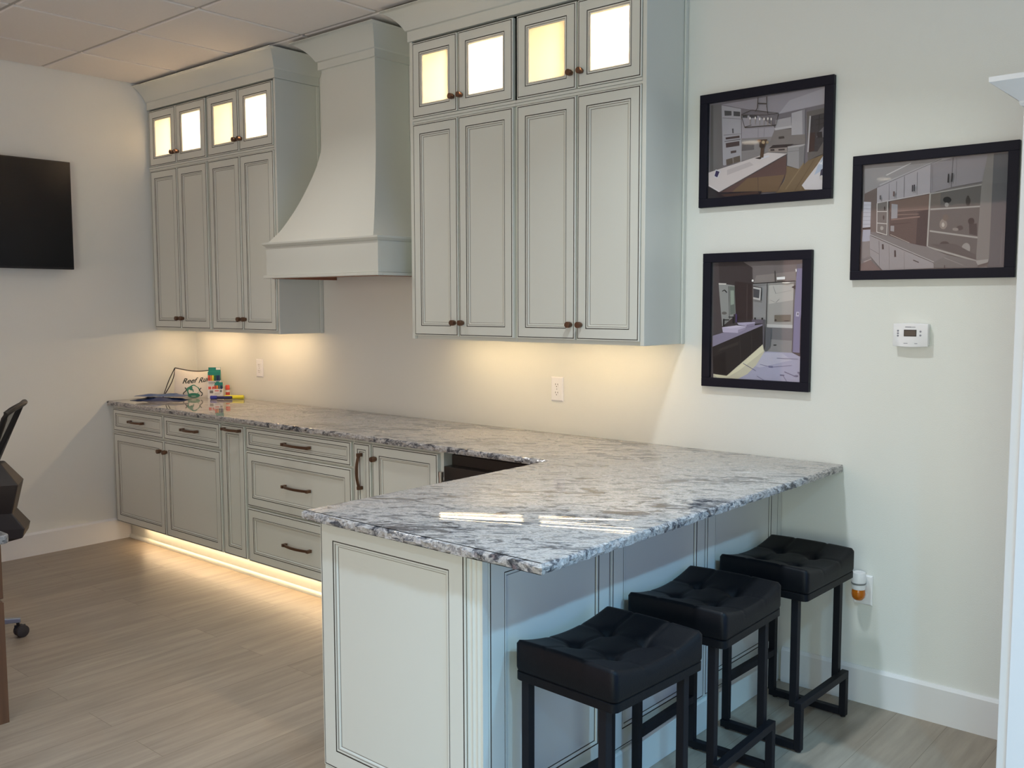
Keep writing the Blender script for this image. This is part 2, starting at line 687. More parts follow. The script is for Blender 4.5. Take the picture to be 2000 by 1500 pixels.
# ------------------------------------------------------------------ setting
XR, YB = 9.2, -9.0
struct('floor', MB().box((-0.1, YB, -0.05), (XR, 0.1, 0), M['floor']))
struct('wall_left', MB().box((-0.12, YB, 0), (0, 0.12, 3.1), M['wall']))
struct('wall_back', MB().box((0, 0, 0), (XR, 0.12, 3.1), M['wall']))
cb = MB()
cb.box((-0.1, YB, 2.962), (XR, 0.1, 3.02), M['grid'])
GX0, GY0, TS, TW = 0.512, -0.368, 0.612, 0.022
xs = [0.0, GX0] + [GX0 + TS * k for k in range(1, 15)]
ys = [0.0, GY0] + [GY0 - TS * k for k in range(1, 15)]
for i in range(len(xs) - 1):
    for j in range(len(ys) - 1):
        xa = xs[i] + (TW / 2 if i else 0.012)
        xb = xs[i + 1] - TW / 2
        ya = ys[j] - (TW / 2 if j else 0.012)
        yb = ys[j + 1] + TW / 2
        b = 0.005
        r0 = [(xa, yb, 2.963), (xb, yb, 2.963), (xb, ya, 2.963), (xa, ya, 2.963)]
        r1 = [(xa, yb, H + 0.003), (xb, yb, H + 0.003), (xb, ya, H + 0.003), (xa, ya, H + 0.003)]
        r2_ = [(xa + b, yb + b, H), (xb - b, yb + b, H), (xb - b, ya - b, H), (xa + b, ya - b, H)]
        cb.rings([r0, r1, r2_], M['ceiling'])
struct('ceiling', cb)


def base_prof(d=0.016, h=0.142):
    return [(0, 0), (-d, 0), (-d, h - 0.012), (-d + 0.006, h - 0.004), (-d + 0.009, h), (0, h)]


bl = MB()
pf = base_prof()
# left wall: room side is +x
bl.prism([(-p[0], p[1]) for p in pf], 'y', -0.527, YB, M['trim'])
struct('baseboard_left', bl)
bb = MB()
bb.prism(pf, 'x', 4.34, 5.283, M['trim'])
struct('baseboard_back', bb)

# ------------------------------------------------------------------ wall cabinets
ZB, ZT, ZM = 1.361, 2.796, 2.416
DY = -0.3125          # door faces
T = 0.02


def carcass(x0, x1, y0, z0, z1, ox, oz, open_front=False, wall=0.016, back=-0.002):
    """cabinet box in thing-local coordinates; open_front makes it hollow with a face frame"""
    mb = MB()
    a, b = x0 - ox, x1 - ox
    c, d = z0 - oz, z1 - oz
    if not open_front:
        mb.box((a, y0, c), (b, back, d), M['cab'])
        return mb
    mb.box((a, y0, c), (a + wall, back, d), M['cab'])
    mb.box((b - wall, y0, c), (b, back, d), M['cab'])
    mb.box((a + wall, y0, c), (b - wall, back, c + wall), M['cabin'])
    mb.box((a + wall, y0, d - wall), (b - wall, back, d), M['cabin'])
    mb.box((a + wall, back - 0.008, c + wall), (b - wall, back, d - wall), M['cabin'])
    for s in (a + wall, b - wall - 0.002):
        mb.box((s, y0 + 0.02, c + wall), (s + 0.002, back - 0.008, d - wall), M['cabin'])
    frame_ring(mb, a, b, c, d, 0.03, y0, y0 + 0.018, M['cab'])
    mid = (a + b) / 2
    mb.box((mid - 0.025, y0, c + 0.03), (mid + 0.025, y0 + 0.018, d - 0.03), M['cab'])
    return mb


def wall_cab(x0, x1, doors, where):
    t = thing('wall_cabinet', 'sage grey wall cabinet with two tall raised-panel doors, ' + where, 'cabinet', (x0, 0, ZB), group='tall door wall cabinets')
    mb = carcass(x0, x1, DY + T + 0.001, ZB + 0.016, ZM, x0, ZB)
    w = x1 - x0
    mb.box((0, DY + T + 0.001, 0), (w, DY + T + 0.02, 0.016), M['cab'])
    mb.box((0, DY + T + 0.02, 0), (0.016, -0.002, 0.016), M['cab'])
    mb.box((w - 0.016, DY + T + 0.02, 0), (w, -0.002, 0.016), M['cab'])
    mb.box((0, DY + 0.007, 2.4045 - ZB), (w, DY + T + 0.001, ZM - ZB), M['cab'])
    mb.build('carcass', t)
    for k, (a, b) in enumerate(doors):
        d = add_door(MB(), a - x0, b - x0, 1.378 - ZB, 2.402 - ZB, DY).build('door', t)
        kb = MB()
        add_knob(kb, (b - 0.022 if k == 0 else a + 0.024) - x0, DY, 1.443 - ZB)
        kb.build('knob', d, smooth=40)
    return t


def glass_cab(x0, x1, doors, where, lampx):
    t = thing('glass_wall_cabinet', 'lit cabinet with two frosted glass doors, ' + where, 'cabinet', (x0, 0, ZM), group='lit glass door cabinets')
    mb = carcass(x0, x1, DY + T + 0.001, ZM + 0.001, ZT, x0, ZM, open_front=True)
    mb.box((0, DY + 0.003, 0.001), (x1 - x0, DY + T + 0.001, 0.0125), M['cab'])
    mb.build('carcass', t)
    for k, (a, b) in enumerate(doors):
        d = add_door(MB(), a - x0, b - x0, 2.431 - ZM, 2.787 - ZM, DY, glass=True).build('door', t)
        g = MB()
        i = 0.062
        g.box((a + i - x0, DY + 0.0085, 2.431 + i - ZM), (b - i - x0, DY + 0.0125, 2.787 - i - ZM), M['frosted'])
        tag(g.build('glass_pane', d), 'frosted glass pane glowing from the lamp inside')
        kb = MB()
        add_knob(kb, (b - 0.022 if k == 0 else a + 0.024) - x0, DY, 2.497 - ZM)
        kb.build('knob', d, smooth=40)
    lm = MB()
    lm.lathe([(0.046, 0.0), (0.046, 0.012), (0.042, 0.014)], M['white'], Matrix.Translation((lampx - x0, -0.20, ZT - 0.0165 - 0.0135 - ZM)))
    lo = lm.build('cabinet_lamp', t, smooth=40)
    gm = MB()
    gm.lathe([(0.012, -0.014), (0.028, -0.011), (0.037, -0.005), (0.040, 0.0)], M['puck'], Matrix.Translation((lampx - x0, -0.20, ZT - 0.030 - ZM)))
    gm.build('lamp_lens', lo)
    return t


XL = [(0.002, 0.700, [(0.022, 0.345), (0.352, 0.688)]), (0.701, 1.384, [(0.711, 1.040), (1.047, 1.378)])]
XRt = [(2.519, 3.174, [(2.508 + 0.012, 2.820), (2.827, 3.163)]), (3.175, 3.839, [(3.186, 3.511), (3.519, 3.836)])]
wall_cab(*XL[0], 'in the corner by the left wall')
wall_cab(*XL[1], 'directly left of the range hood')
wall_cab(*XRt[0], 'directly right of the range hood')
wall_cab(*XRt[1], 'beside the framed photographs')
glass_cab(*XL[0], 'in the corner by the left wall', 0.53)
glass_cab(*XL[1], 'next to the left of the hood', 1.225)
glass_cab(*XRt[0], 'next to the right of the hood', 3.02)
glass_cab(*XRt[1], 'nearest the framed photographs', 3.70)


def end_panel(x0, x1, xtrim0, xtrim1, label):
    t = thing('cabinet_end_panel', label, 'cabinet panel', (x0, 0, ZB))
    mb = MB()
    mb.box((0, DY + 0.004, 0), (x1 - x0, -0.002, ZT - ZB), M['cab'])
    mb.build('panel', t, bevel=0.0015)
    mb = MB()
    mb.box((xtrim0 - x0, -0.026, -0.001), (xtrim1 - x0, -0.002, ZT - ZB), M['cab'])
    mb.build('scribe_strip', t, bevel=0.003)


end_panel(1.385, 1.403, 1.4035, 1.411, 'sage grey side panel of the left wall cabinets, facing the range hood')
end_panel(3.8395, 3.858, 3.8585, 3.867, 'sage grey side panel closing the right wall cabinets beside the framed photographs')
end_panel(2.500, 2.518, 2.4915, 2.4995, 'sage grey side panel of the right wall cabinets, facing the range hood')


def crown_prof(fl, z0, zf, z1, base=0.004):
    """list of (outset, z): flat frieze, then a shallow cove leaning out to the ceiling"""
    P = [(0.0, z0), (base, z0 + 0.0005), (base, zf), (base + 0.007, zf + 0.003)]
    n = 12
    for k in range(n + 1):
        s = k / n
        a = s * PI / 2
        o = 0.55 * s + 0.45 * (1 - math.cos(a))
        h = 0.55 * s + 0.45 * math.sin(a)
        P.append((base + 0.009 + (fl - base - 0.009) * o, zf + 0.005 + (z1 - zf - 0.008) * h))
    P.append((fl, z1))
    return P


def crown(mb, x0, x1, yf, yb, prof, left=True, right=True):
    """moulding mitred round a box; ends without a return are cut square"""
    rings = []
    for o, z in prof:
        a = x0 - o if left else x0
        b = x1 + o if right else x1
        rings.append([(a, yb, z), (a, yf - o, z), (b, yf - o, z), (b, yb, z)])
    mb.rings(rings, M['cab'], caps=(True, True))


cp = crown_prof(0.100, ZT + 0.001, 2.845, 2.938)
mb = MB()
crown(mb, 0.004, 1.405, DY + 0.002, -0.003, cp, left=False)
tag(mb.build('crown_moulding', smooth=35), 'coved sage grey crown moulding above the left wall cabinets', 'crown moulding')
mb = MB()
crown(mb, 2.496, 3.86, DY + 0.002, -0.003, cp)
tag(mb.build('crown_moulding', smooth=35), 'coved sage grey crown moulding above the right wall cabinets', 'crown moulding')

# ------------------------------------------------------------------ range hood
HX = 1.951
hood = thing('range_hood', 'curved sage grey wooden range hood between the wall cabinets', 'range hood', (HX, 0, 1.67))


def hz(z):
    return z - 1.67


prof = [(1.868, 0.208), (1.89, 0.190), (1.93, 0.161), (1.98, 0.133), (2.05, 0.099), (2.12, 0.070), (2.20, 0.041), (2.28, 0.016), (2.36, -0.001), (2.45, -0.009), (2.56, -0.010), (2.80, -0.010)]


def spline(pr, n):
    out = []
    for i in range(len(pr) - 1):
        p0, p1, p2, p3 = pr[max(i - 1, 0)], pr[i], pr[i + 1], pr[min(i + 2, len(pr) - 1)]
        for k in range(n):
            t = k / n
            q = []
            for a, b, c, d in zip(p0, p1, p2, p3):
                q.append(0.5 * (2 * b + (c - a) * t + (2 * a - 5 * b + 4 * c - d) * t * t + (3 * b - a - 3 * c + d) * t ** 3))
            out.append(tuple(q))
    out.append(pr[-1])
    return out


mb = MB()
rs = []
for z, f in spline(prof, 4):
    w, d = 0.228 + f, 0.25 + f
    rs.append([(-w, -0.003, hz(z)), (-w, -d, hz(z)), (w, -d, hz(z)), (w, -0.003, hz(z))])
mb.rings(rs, M['cab'])
mb.build('curved_body', hood, smooth=30)
mb = MB()
w, d = 0.462, 0.452
th = 0.02
for a, b in (((-w, -d, hz(1.69)), (w, -d + th, hz(1.845))), ((-w, -d + th, hz(1.69)), (-w + th, -0.003, hz(1.845))), ((w - th, -d + th, hz(1.69)), (w, -0.003, hz(1.845)))):
    mb.box(a, b, M['cab'])
mb.box((-w + th, -d + th, hz(1.825)), (w - th, -0.003, hz(1.845)), M['cab'])
mb.build('apron', hood, bevel=0.001)
mb = MB()
rs = []
for o, z in ((0.002, 1.8455), (0.004, 1.848), (0.010, 1.853), (0.016, 1.858), (0.017, 1.862), (0.017, 1.868), (0.010, 1.8695)):
    rs.append([(-w - o, -0.003, hz(z)), (-w - o, -d - o, hz(z)), (w + o, -d - o, hz(z)), (w + o, -0.003, hz(z))])
mb.rings(rs, M['cab'])
mb.build('upper_trim', hood)
mb = MB()
o = 0.014
for a, b in (((-w - o, -d - o, hz(1.674)), (w + o, -d + th, hz(1.689))), ((-w - o, -d + th, hz(1.674)), (-w + th, -0.003, hz(1.689))), ((w - th, -d + th, hz(1.674)), (w + o, -0.003, hz(1.689)))):
    mb.box(a, b, M['cab'])
mb.build('lower_trim', hood, bevel=0.003)
mb = MB()
mb.box((-w + th + 0.002, -d + th + 0.002, hz(1.672)), (-w + th + 0.03, -0.003, hz(1.76)), M['liner'])
mb.box((w - th - 0.03, -d + th + 0.002, hz(1.672)), (w - th - 0.002, -0.003, hz(1.76)), M['liner'])
mb.box((-w + th + 0.03, -d + th + 0.002, hz(1.672)), (w - th - 0.03, -d + th + 0.03, hz(1.76)), M['liner'])
mb.box((-w + th + 0.03, -d + th + 0.03, hz(1.74)), (w - th - 0.03, -0.003, hz(1.76)), M['liner'])
tag(mb.build('liner', hood), 'reddish bare wood lining under the hood')
mb = MB()
crown(mb, -0.220, 0.220, -0.242, -0.003, [(p, hz(z)) for p, z in crown_prof(0.120, 2.796, 2.836, 2.936, 0.012)])
mb.build('crown', hood, smooth=35)

# ------------------------------------------------------------------ base cabinets
FY = -0.63
TK = 0.125
BT = 0.884


def base_unit(name, label, x0, x1):
    t = thing(name, label, 'cabinet', (x0, 0, TK))
    mb = MB()
    mb.box((0.0005, FY + T + 0.001, 0.0), (x1 - x0 - 0.0005, -0.002, BT - TK), M['cab'])
    mb.build('carcass', t, bevel=0.001)
    return t


def front(t, kind, x0, a, b, c, d, fw=0.048, knob=None, pull=None, vertical=False, flat=False):
    o = add_door(MB(), a - x0, b - x0, c - TK, d - TK, FY, fw=fw, flat=flat).build(kind, t)
    if knob:
        k = MB()
        add_knob(k, knob[0] - x0, FY, knob[1] - TK)
        k.build('knob', o, smooth=40)
    if pull:
        k = MB()
        add_pull(k, (pull[0] - x0, pull[1] - TK), pull[2], FY, vertical)
        k.build('handle', o, smooth=40)
    return o


x0 = 0.002
t = base_unit('base_cabinet', 'sage grey base cabinet with two drawers over two doors against the left wall', x0, 1.268)
front(t, 'drawer', x0, 0.030, 0.645, 0.722, 0.866, fw=0.030, pull=(0.338, 0.797, 0.150))
front(t, 'drawer', x0, 0.655, 1.260, 0.722, 0.866, fw=0.030, pull=(0.958, 0.800, 0.150))
front(t, 'door', x0, 0.030, 0.645, 0.128, 0.708, knob=(0.617, 0.645))
front(t, 'door', x0, 0.655, 1.260, 0.128, 0.708, knob=(0.682, 0.645))
x0 = 1.269
t = base_unit('pull_out_cabinet', 'narrow sage grey pull-out with a horizontal handle at its top', x0, 1.507)
front(t, 'pull_out_front', x0, 1.276, 1.500, 0.128, 0.868, fw=0.048, pull=(1.392, 0.842, 0.150))
x0 = 1.508
t = base_unit('drawer_cabinet', 'wide sage grey cabinet of three stacked drawers', x0, 2.407)
front(t, 'drawer', x0, 1.517, 2.398, 0.748, 0.869, fw=0.026, pull=(1.975, 0.808, 0.205))
front(t, 'drawer', x0, 1.517, 2.398, 0.434, 0.736, pull=(1.970, 0.585, 0.205))
front(t, 'drawer', x0, 1.517, 2.398, 0.126, 0.423, pull=(1.966, 0.274, 0.205))
x0 = 2.408
t = base_unit('narrow_cabinet', 'very narrow sage grey pull-out with an upright handle', x0, 2.545)
front(t, 'pull_out_front', x0, 2.416, 2.539, 0.128, 0.870, fw=0.030, pull=(2.477, 0.735, 0.160), vertical=True, flat=True)
x0 = 2.546
t = base_unit('door_cabinet', 'sage grey single-door base cabinet left of the wine fridge', x0, 3.012)
front(t, 'door', x0, 2.554, 2.992, 0.128, 0.870, knob=(2.580, 0.805))

# beverage fridge
x0 = 3.014
fr = thing('wine_fridge', 'black under-counter wine fridge with a steel bar handle', 'fridge', (x0, 0, 0.012))
mb = MB()
mb.box((0.004, -0.565, 0.0), (0.600, -0.03, 0.852), M['darksteel'])
mb.build('cabinet_body', fr, bevel=0.003)
mb = MB()
frame_ring(mb, 0.006, 0.598, 0.09, 0.806, 0.055, -0.618, -0.566, M['darksteel'])
dr = mb.build('door_frame', fr, bevel=0.003)
mb = MB()
mb.box((0.061, -0.612, 0.145), (0.543, -0.60, 0.751), M['blackglass'])
mb.build('door_glass', dr)
mb = MB()
mb.tube([(0.034, -0.665, 0.16), (0.034, -0.665, 0.77)], 0.011, M['steel'], n=16)
mb.tube([(0.034, -0.665, 0.767), (0.034, -0.665, 0.79)], 0.0125, M['steel'], n=16)
mb.tube([(0.034, -0.617, 0.20), (0.034, -0.668, 0.20)], 0.008, M['steel'])
mb.tube([(0.034, -0.617, 0.74), (0.034, -0.668, 0.74)], 0.008, M['steel'])
mb.build('handle', dr, smooth=40)
mb = MB()
mb.box((0.004, -0.56, 0.002), (0.600, -0.54, 0.085), M['slot'])
mb.build('toe_grille', fr)

# toe kick and its shoe moulding
tk = thing('toe_kick', 'recessed sage grey toe kick board under the base cabinets, lit warm', 'toe kick', (0.02, -0.527, 0))
mb = MB()
mb.box((0.0, 0.0, 0), (2.992, 0.016, TK - 0.001), M['cab'])
mb.build('board', tk)
mb = MB()
mb.prism([(-0.001, 0), (-0.017, 0), (-0.017, 0.010), (-0.014, 0.017), (-0.008, 0.022), (-0.001, 0.024)], 'x', 0.0, 2.992, M['cab'])
mb.build('shoe_moulding', tk, smooth=40)

# ------------------------------------------------------------------ peninsula
PX0, PX1, PY = 3.650, 4.325, -1.790
pen = thing('peninsula_cabinet', 'sage grey panelled peninsula under the granite counter with stools along it', 'cabinet', (PX0, 0, 0))
mb = MB()
mb.box((0, PY + T + 0.001, 0), (PX1 - PX0 - T - 0.001, -0.003, BT), M['cab'])
mb.build('carcass', pen)
mb = MB()
add_door(mb, 0.0, 0.612, 0.100, BT - 0.002, PY, fw=0.060)
tag(mb.build('end_panel', pen), 'framed panel closing the near end of the peninsula')
mb = MB()
mb.box((0, PY + 0.004, 0), (0.672, PY + T, 0.098), M['cab'])
mb.build('end_plinth', pen, bevel=0.002)
# fluted corner post
mb = MB()
w0, w1 = 0.6155, PX1 - PX0
n = 26
pts = [(w0, PY + T + 0.0005)]
for k in range(n + 1):
    s = k / n
    x = w0 + 0.003 + (w1 - w0 - 0.004) * s
    fl = 0.0055 * abs(math.sin(3 * PI * s)) if 0.06 < s < 0.94 else 0
    pts.append((x, PY + 0.0005 + fl))
pts += [(w1, PY + T + 0.0005)]
mb.prism(pts, 'z', 0.10, BT - 0.002, M['cab'])
mb.box((w0 - 0.003, PY + 0.006, 0.1), (w0 - 0.0005, PY + T, BT - 0.002), M['glaze'])
tag(mb.build('fluted_post', pen, smooth=50), 'fluted corner post')
# three back panels facing the stools (+x)
RX = Matrix.Translation((PX1 - PX0, 0, 0)) @ Matrix.Rotation(PI / 2, 4, 'Z')
edges = [(-1.766, -1.206), (-1.201, -0.619), (-0.614, -0.036)]
for a, b in edges:
    mb = MB()
    add_door(mb, a, b, 0.124, BT - 0.002, 0.0, fw=0.062, X=RX, flat=True)
    mb.build('back_panel', pen)
mb = MB()
mb.box((PX1 - PX0 - T, -0.034, 0.124), (PX1 - PX0 - 0.003, -0.003, BT - 0.002), M['cab'])
mb.build('wall_filler', pen)
mb = MB()
mb.prism([(PX1 - PX0 - T, 0.0), (PX1 - PX0 + 0.004, 0.0), (PX1 - PX0 + 0.004, 0.110), (PX1 - PX0, 0.118), (PX1 - PX0 - T, 0.1225)], 'y', PY + 0.022, -0.018, M['cab'])
mb.build('base_moulding', pen, bevel=0.001)

# ------------------------------------------------------------------ granite counter (chiselled edge)
CT, CB = 0.914, 0.8845
out = [(0.003, -0.003), (0.003, -0.656), (3.637, -0.656), (3.637, -1.845), (4.568, -1.845), (4.568, -0.003)]
rough = [False, True, True, True, True, False]     # edge i -> i+1 is chiselled
CR = 0.012
pts = []
step = 0.007
for i in range(len(out)):
    a, b = Vector(out[i]), Vector(out[(i + 1) % len(out)])
    L = (b - a).length
    n = max(2, int(L / step))
    dirv = (b - a).normalized()
    nrm = Vector((-dirv.y, dirv.x))          # the outline runs anticlockwise: inside is to the left
    s0, s1 = 0, L
    for k in range(n):
        s = k / n * L
        p = a + dirv * s
        pts.append((p, -nrm, rough[i]))
np_ = len(pts)
# average normals at the corners
nn = []
for i in range(np_):
    v = pts[i][1] + pts[i - 1][1]
    if i and pts[i][1] == pts[i - 1][1]:
        nn.append(pts[i][1])
    else:
        nn.append(v if v.length > 0 else pts[i][1])


def nz(i, k, s):
    return (random.random() - 0.5) * 2


noise = [[0.0] * np_ for _ in range(6)]
for r in range(6):
    coarse = [random.uniform(-1, 1) for _ in range(np_ // 2 + 2)]
    for i in range(np_):
        f = i / 2
        k = int(f)
        noise[r][i] = coarse[k] * (1 - (f - k)) + coarse[k + 1] * (f - k) + random.uniform(-0.5, 0.5)
rows = []
spec = [(-0.011, CT, 0.0, 0.0), (-0.0060, CT - 0.0007, 0.0022, 0.0), (-0.0025, CT - 0.0032, 0.0028, 0.0012), (0.0, CT - 0.009, 0.0036, 0.0016), (0.0005, CT - 0.018, 0.0036, 0.0014), (-0.002, CB + 0.003, 0.0028, 0.0), (-0.012, CB, 0.0, 0.0)]
for r, (o, z, am, az) in enumerate(spec):
    row = []
    for i in range(np_):
        p, q = pts[i][0], nn[i]
        isr = pts[i][2]
        e = o + (noise[min(r, 5)][i] * am if isr else 0)
        if not isr:
            e = min(e, 0.0) * 0.2
        row.append((p.x + q.x * e, p.y + q.y * e, z + (noise[(r + 3) % 6][i] * az if isr else 0)))
    rows.append(row)
ctr = thing('granite_countertop', 'L-shaped grey and white granite countertop with a chiselled edge', 'countertop', (0, 0, CB))
mb = MB()
mb.rings([[(x, y, z - CB) for x, y, z in row] for row in rows[::-1]], M['granite'])
mb.build('slab', ctr, smooth=28)


# ------------------------------------------------------------------ LED strips
def led_bar(x0, x1, y, label, glow):
    t = thing('under_cabinet_light', label, 'light', (x0, y, ZB + 0.0155), group='light bars under the wall cabinets')
    mb = MB()
    mb.box((0, -0.014, -0.007), (x1 - x0, 0.014, 0.0), M['white'])
    mb.build('housing', t)
    mb = MB()
    mb.box((0.004, -0.0045, -0.0095), (x1 - x0 - 0.004, 0.0045, -0.0072), M[glow])
    mb.build('diffuser', t)


led_bar(0.10, 0.62, -0.185, 'warm light bar under the corner wall cabinet', 'led_left')
led_bar(0.80, 1.32, -0.185, 'warm light bar under the wall cabinet left of the hood', 'led_left')
led_bar(2.565, 3.150, -0.20, 'warm light bar under the wall cabinet right of the hood', 'led_right')
led_bar(3.255, 3.800, -0.20, 'warm light bar under the wall cabinet beside the photographs', 'led_right')
t = thing('toe_kick_light', 'warm LED strip glowing under the base cabinets above the toe kick', 'light', (0.22, -0.553, TK))
mb = MB()
mb.box((0, -0.007, -0.006), (2.70, 0.007, -0.0005), M['white'])
mb.build('housing', t)
mb = MB()
mb.box((0.004, -0.005, -0.009), (2.696, 0.005, -0.0062), M['toeled'])
mb.build('diffuser', t)

# ------------------------------------------------------------------ ceiling downlights (the row mirrored in the picture glass)
def downlight(x, y, label, key):
    t = thing('ceiling_downlight', label, 'light', (x, y, H), group='recessed ceiling downlights')
    mb = MB()
    mb.lathe([(0.080, -0.0005), (0.104, -0.002), (0.104, -0.006), (0.092, -0.011), (0.080, -0.009)], M['white'])
    mb.build('trim_ring', t, smooth=40)
    mb = MB()
    mb.lathe([(0.060, -0.0145), (0.074, -0.0115), (0.079, -0.0085)], M['lamp'])
    mb.build('lens', t)
    e, c = split(LIGHT[key])
    area_light('lamp_beam', (0, 0, -0.017), (0, 0, 0), 0.15, 0.15, e, c, 'DISK', t, spread=math.radians(125))


ROWS = ((2.0, 'left row', 'row_left', 'lamp_by_hood'), (4.4, 'middle row', 'row_middle', 'lamp_by_wall'), (6.8, 'right row', 'row_right', 'row_right'))
for x, lab, key, first in ROWS:
    for j, y in enumerate((-1.17, -2.70, -4.30, -5.95, -7.60)):
        downlight(x, y, 'round recessed downlight in the ceiling, ' + ('first', 'second', 'third', 'fourth', 'fifth')[j] + ' from the kitchen wall in the ' + lab, first if j == 0 else key)


# ------------------------------------------------------------------ bar stools
def make_stool():
    t = thing('bar_stool', 'x', 'stool', group='bar stools along the peninsula')
    # cushion: saddle dipping across y, four tufts
    hx, hy, zb = 0.168, 0.202, 0.556
    nx, ny = 48, 58
    mb = MB()

    def corner(u, v, r=0.016):
        # rounded-rectangle footprint from square coordinates in [-1,1]
        x, y = u * hx, v * hy
        ax, ay = abs(x) - (hx - r), abs(y) - (hy - r)
        if ax > 0 and ay > 0:
            l = math.hypot(ax, ay)
            k = max(ax, ay) / l
            x = math.copysign(hx - r + ax * k, x)
            y = math.copysign(hy - r + ay * k, y)
        return x, y

    def top(u, v):
        z = 0.612 + 0.030 * v * v + 0.004 * (1 - u * u)
        e = max(abs(u) * hx - (hx - 0.014), abs(v) * hy - (hy - 0.014), 0) / 0.014
        z -= 0.012 * (1 - math.sqrt(max(0, 1 - min(e, 1) ** 2)))
        x, y = u * hx, v * hy
        for a in (-0.062, 0.062):
            for b in (-0.072, 0.072):
                d2 = (x - a) ** 2 + (y - b) ** 2
                z -= 0.017 * math.exp(-d2 / 0.00042) + 0.006 * math.exp(-d2 / 0.0022)
        for a in (-0.062, 0.062):
            z -= 0.0028 * math.exp(-((x - a) / 0.0045) ** 2)
        for b in (-0.072, 0.072):
            z -= 0.0028 * math.exp(-((y - b) / 0.0045) ** 2)
        return z
    V = []
    F = []
    for i in range(nx + 1):
        for j in range(ny + 1):
            u, v = -1 + 2 * i / nx, -1 + 2 * j / ny
            x, y = corner(u, v)
            V.append((x, y, top(u, v)))

    def id_(i, j):
        return i * (ny + 1) + j
    for i in range(nx):
        for j in range(ny):
            F.append((id_(i, j), id_(i + 1, j), id_(i + 1, j + 1), id_(i, j + 1)))
    loop = [(i, 0) for i in range(nx)] + [(nx, j) for j in range(ny)] + [(i, ny) for i in range(nx, 0, -1)] + [(0, j) for j in range(ny, 0, -1)]
    prev = [id_(i, j) for i, j in loop]
    for zz, inset in ((0.585, 0.0), (0.566, 0.0), (0.560, 0.0012), (zb, 0.003)):
        cur = []
        for i, j in loop:
            u, v = -1 + 2 * i / nx, -1 + 2 * j / ny
            x, y = corner(u, v)
            s = 1 - inset / 0.17
            cur.append(len(V))
            V.append((x * s, y * s, zz))
        for k in range(len(loop)):
            m = (k + 1) % len(loop)
            F.append((prev[k], cur[k], cur[m], prev[m]))
        prev = cur
    F.append(tuple(prev))
    mb.add(V, F, M['leather'])
    cu = mb.build('cushion', t, smooth=60)
    for a in (-0.062, 0.062):
        for b in (-0.072, 0.072):
            bt = MB()
            z = top(a / hx, b / hy)
            bt.lathe([(0.0085, -0.002), (0.0085, 0.001), (0.006, 0.0035), (0.002, 0.0042)], M['leather'], Matrix.Translation((a, b, z)), 14)
            bt.build('tuft_button', cu, smooth=50)
    mb = MB()
    rs = []
    for zz, g in ((0.530, 0.004), (0.532, 0.001), (0.554, 0.001), (0.556, 0.004)):
        ring = []
        for i, j in loop[::2]:
            x, y = corner(-1 + 2 * i / nx, -1 + 2 * j / ny)
            ring.append((x * (1 - g / 0.17), y * (1 - g / 0.20), zz))
        rs.append(ring)
    mb.rings(rs, M['leather'])
    mb.build('seat_apron', t, smooth=40)
    q = 0.0125

    def post(name, x, y, z0, z1):
        b = MB()
        b.box((x - q, y - q, z0), (x + q, y + q, z1), M['blackmetal'])
        return b.build(name, t, bevel=0.0015)
    for s in (-1, 1):
        post('leg', -0.138, s * 0.180, 0.031, 0.530)
        post('leg', 0.118, s * 0.175, 0.150, 0.530)
    for s in (-1, 1):
        b = MB()
        b.box((-0.1505, s * 0.188 - q, 0.006), (0.1305, s * 0.188 + q, 0.031), M['blackmetal'])
        b.build('floor_rail', t, bevel=0.0015)
        b = MB()
        b.box((0.1310, s * 0.188 - q, 0.006), (0.1560, s * 0.188 + q, 0.150), M['blackmetal'])
        b.build('front_foot', t, bevel=0.0015)
        for x in (-0.128, 0.1435):
            b = MB()
            b.lathe([(0.009, 0), (0.010, 0.001), (0.010, 0.0062)], M['bezel'], Matrix.Translation((x, s * 0.188, 0)), 14)
            b.build('glide', t)
    b = MB()
    b.box((0.1310, -0.2005, 0.150), (0.1560, 0.2005, 0.175), M['blackmetal'])
    b.build('footrest', t, bevel=0.0015)
    b = MB()
    b.box((-0.1505, -0.167, 0.170), (-0.1255, 0.167, 0.195), M['blackmetal'])
    b.build('rear_stretcher', t, bevel=0.0015)
    return t


stool = make_stool()
ST = [((4.515, -0.362, 0), -0.02, 'black tufted bar stool nearest the wall, beside the plug-in air freshener'),
      ((4.508, -0.945, 0), 0.03, 'middle black tufted bar stool of the three along the peninsula'),
      ((4.530, -1.502, 0), -0.045, 'black tufted bar stool at the near corner of the peninsula')]
for k, (loc, rz, lb) in enumerate(ST):
    s = stool if k == 0 else copy_tree(stool)
    s.location = loc
    s.rotation_euler = (0, 0, rz)
    s['label'] = lb

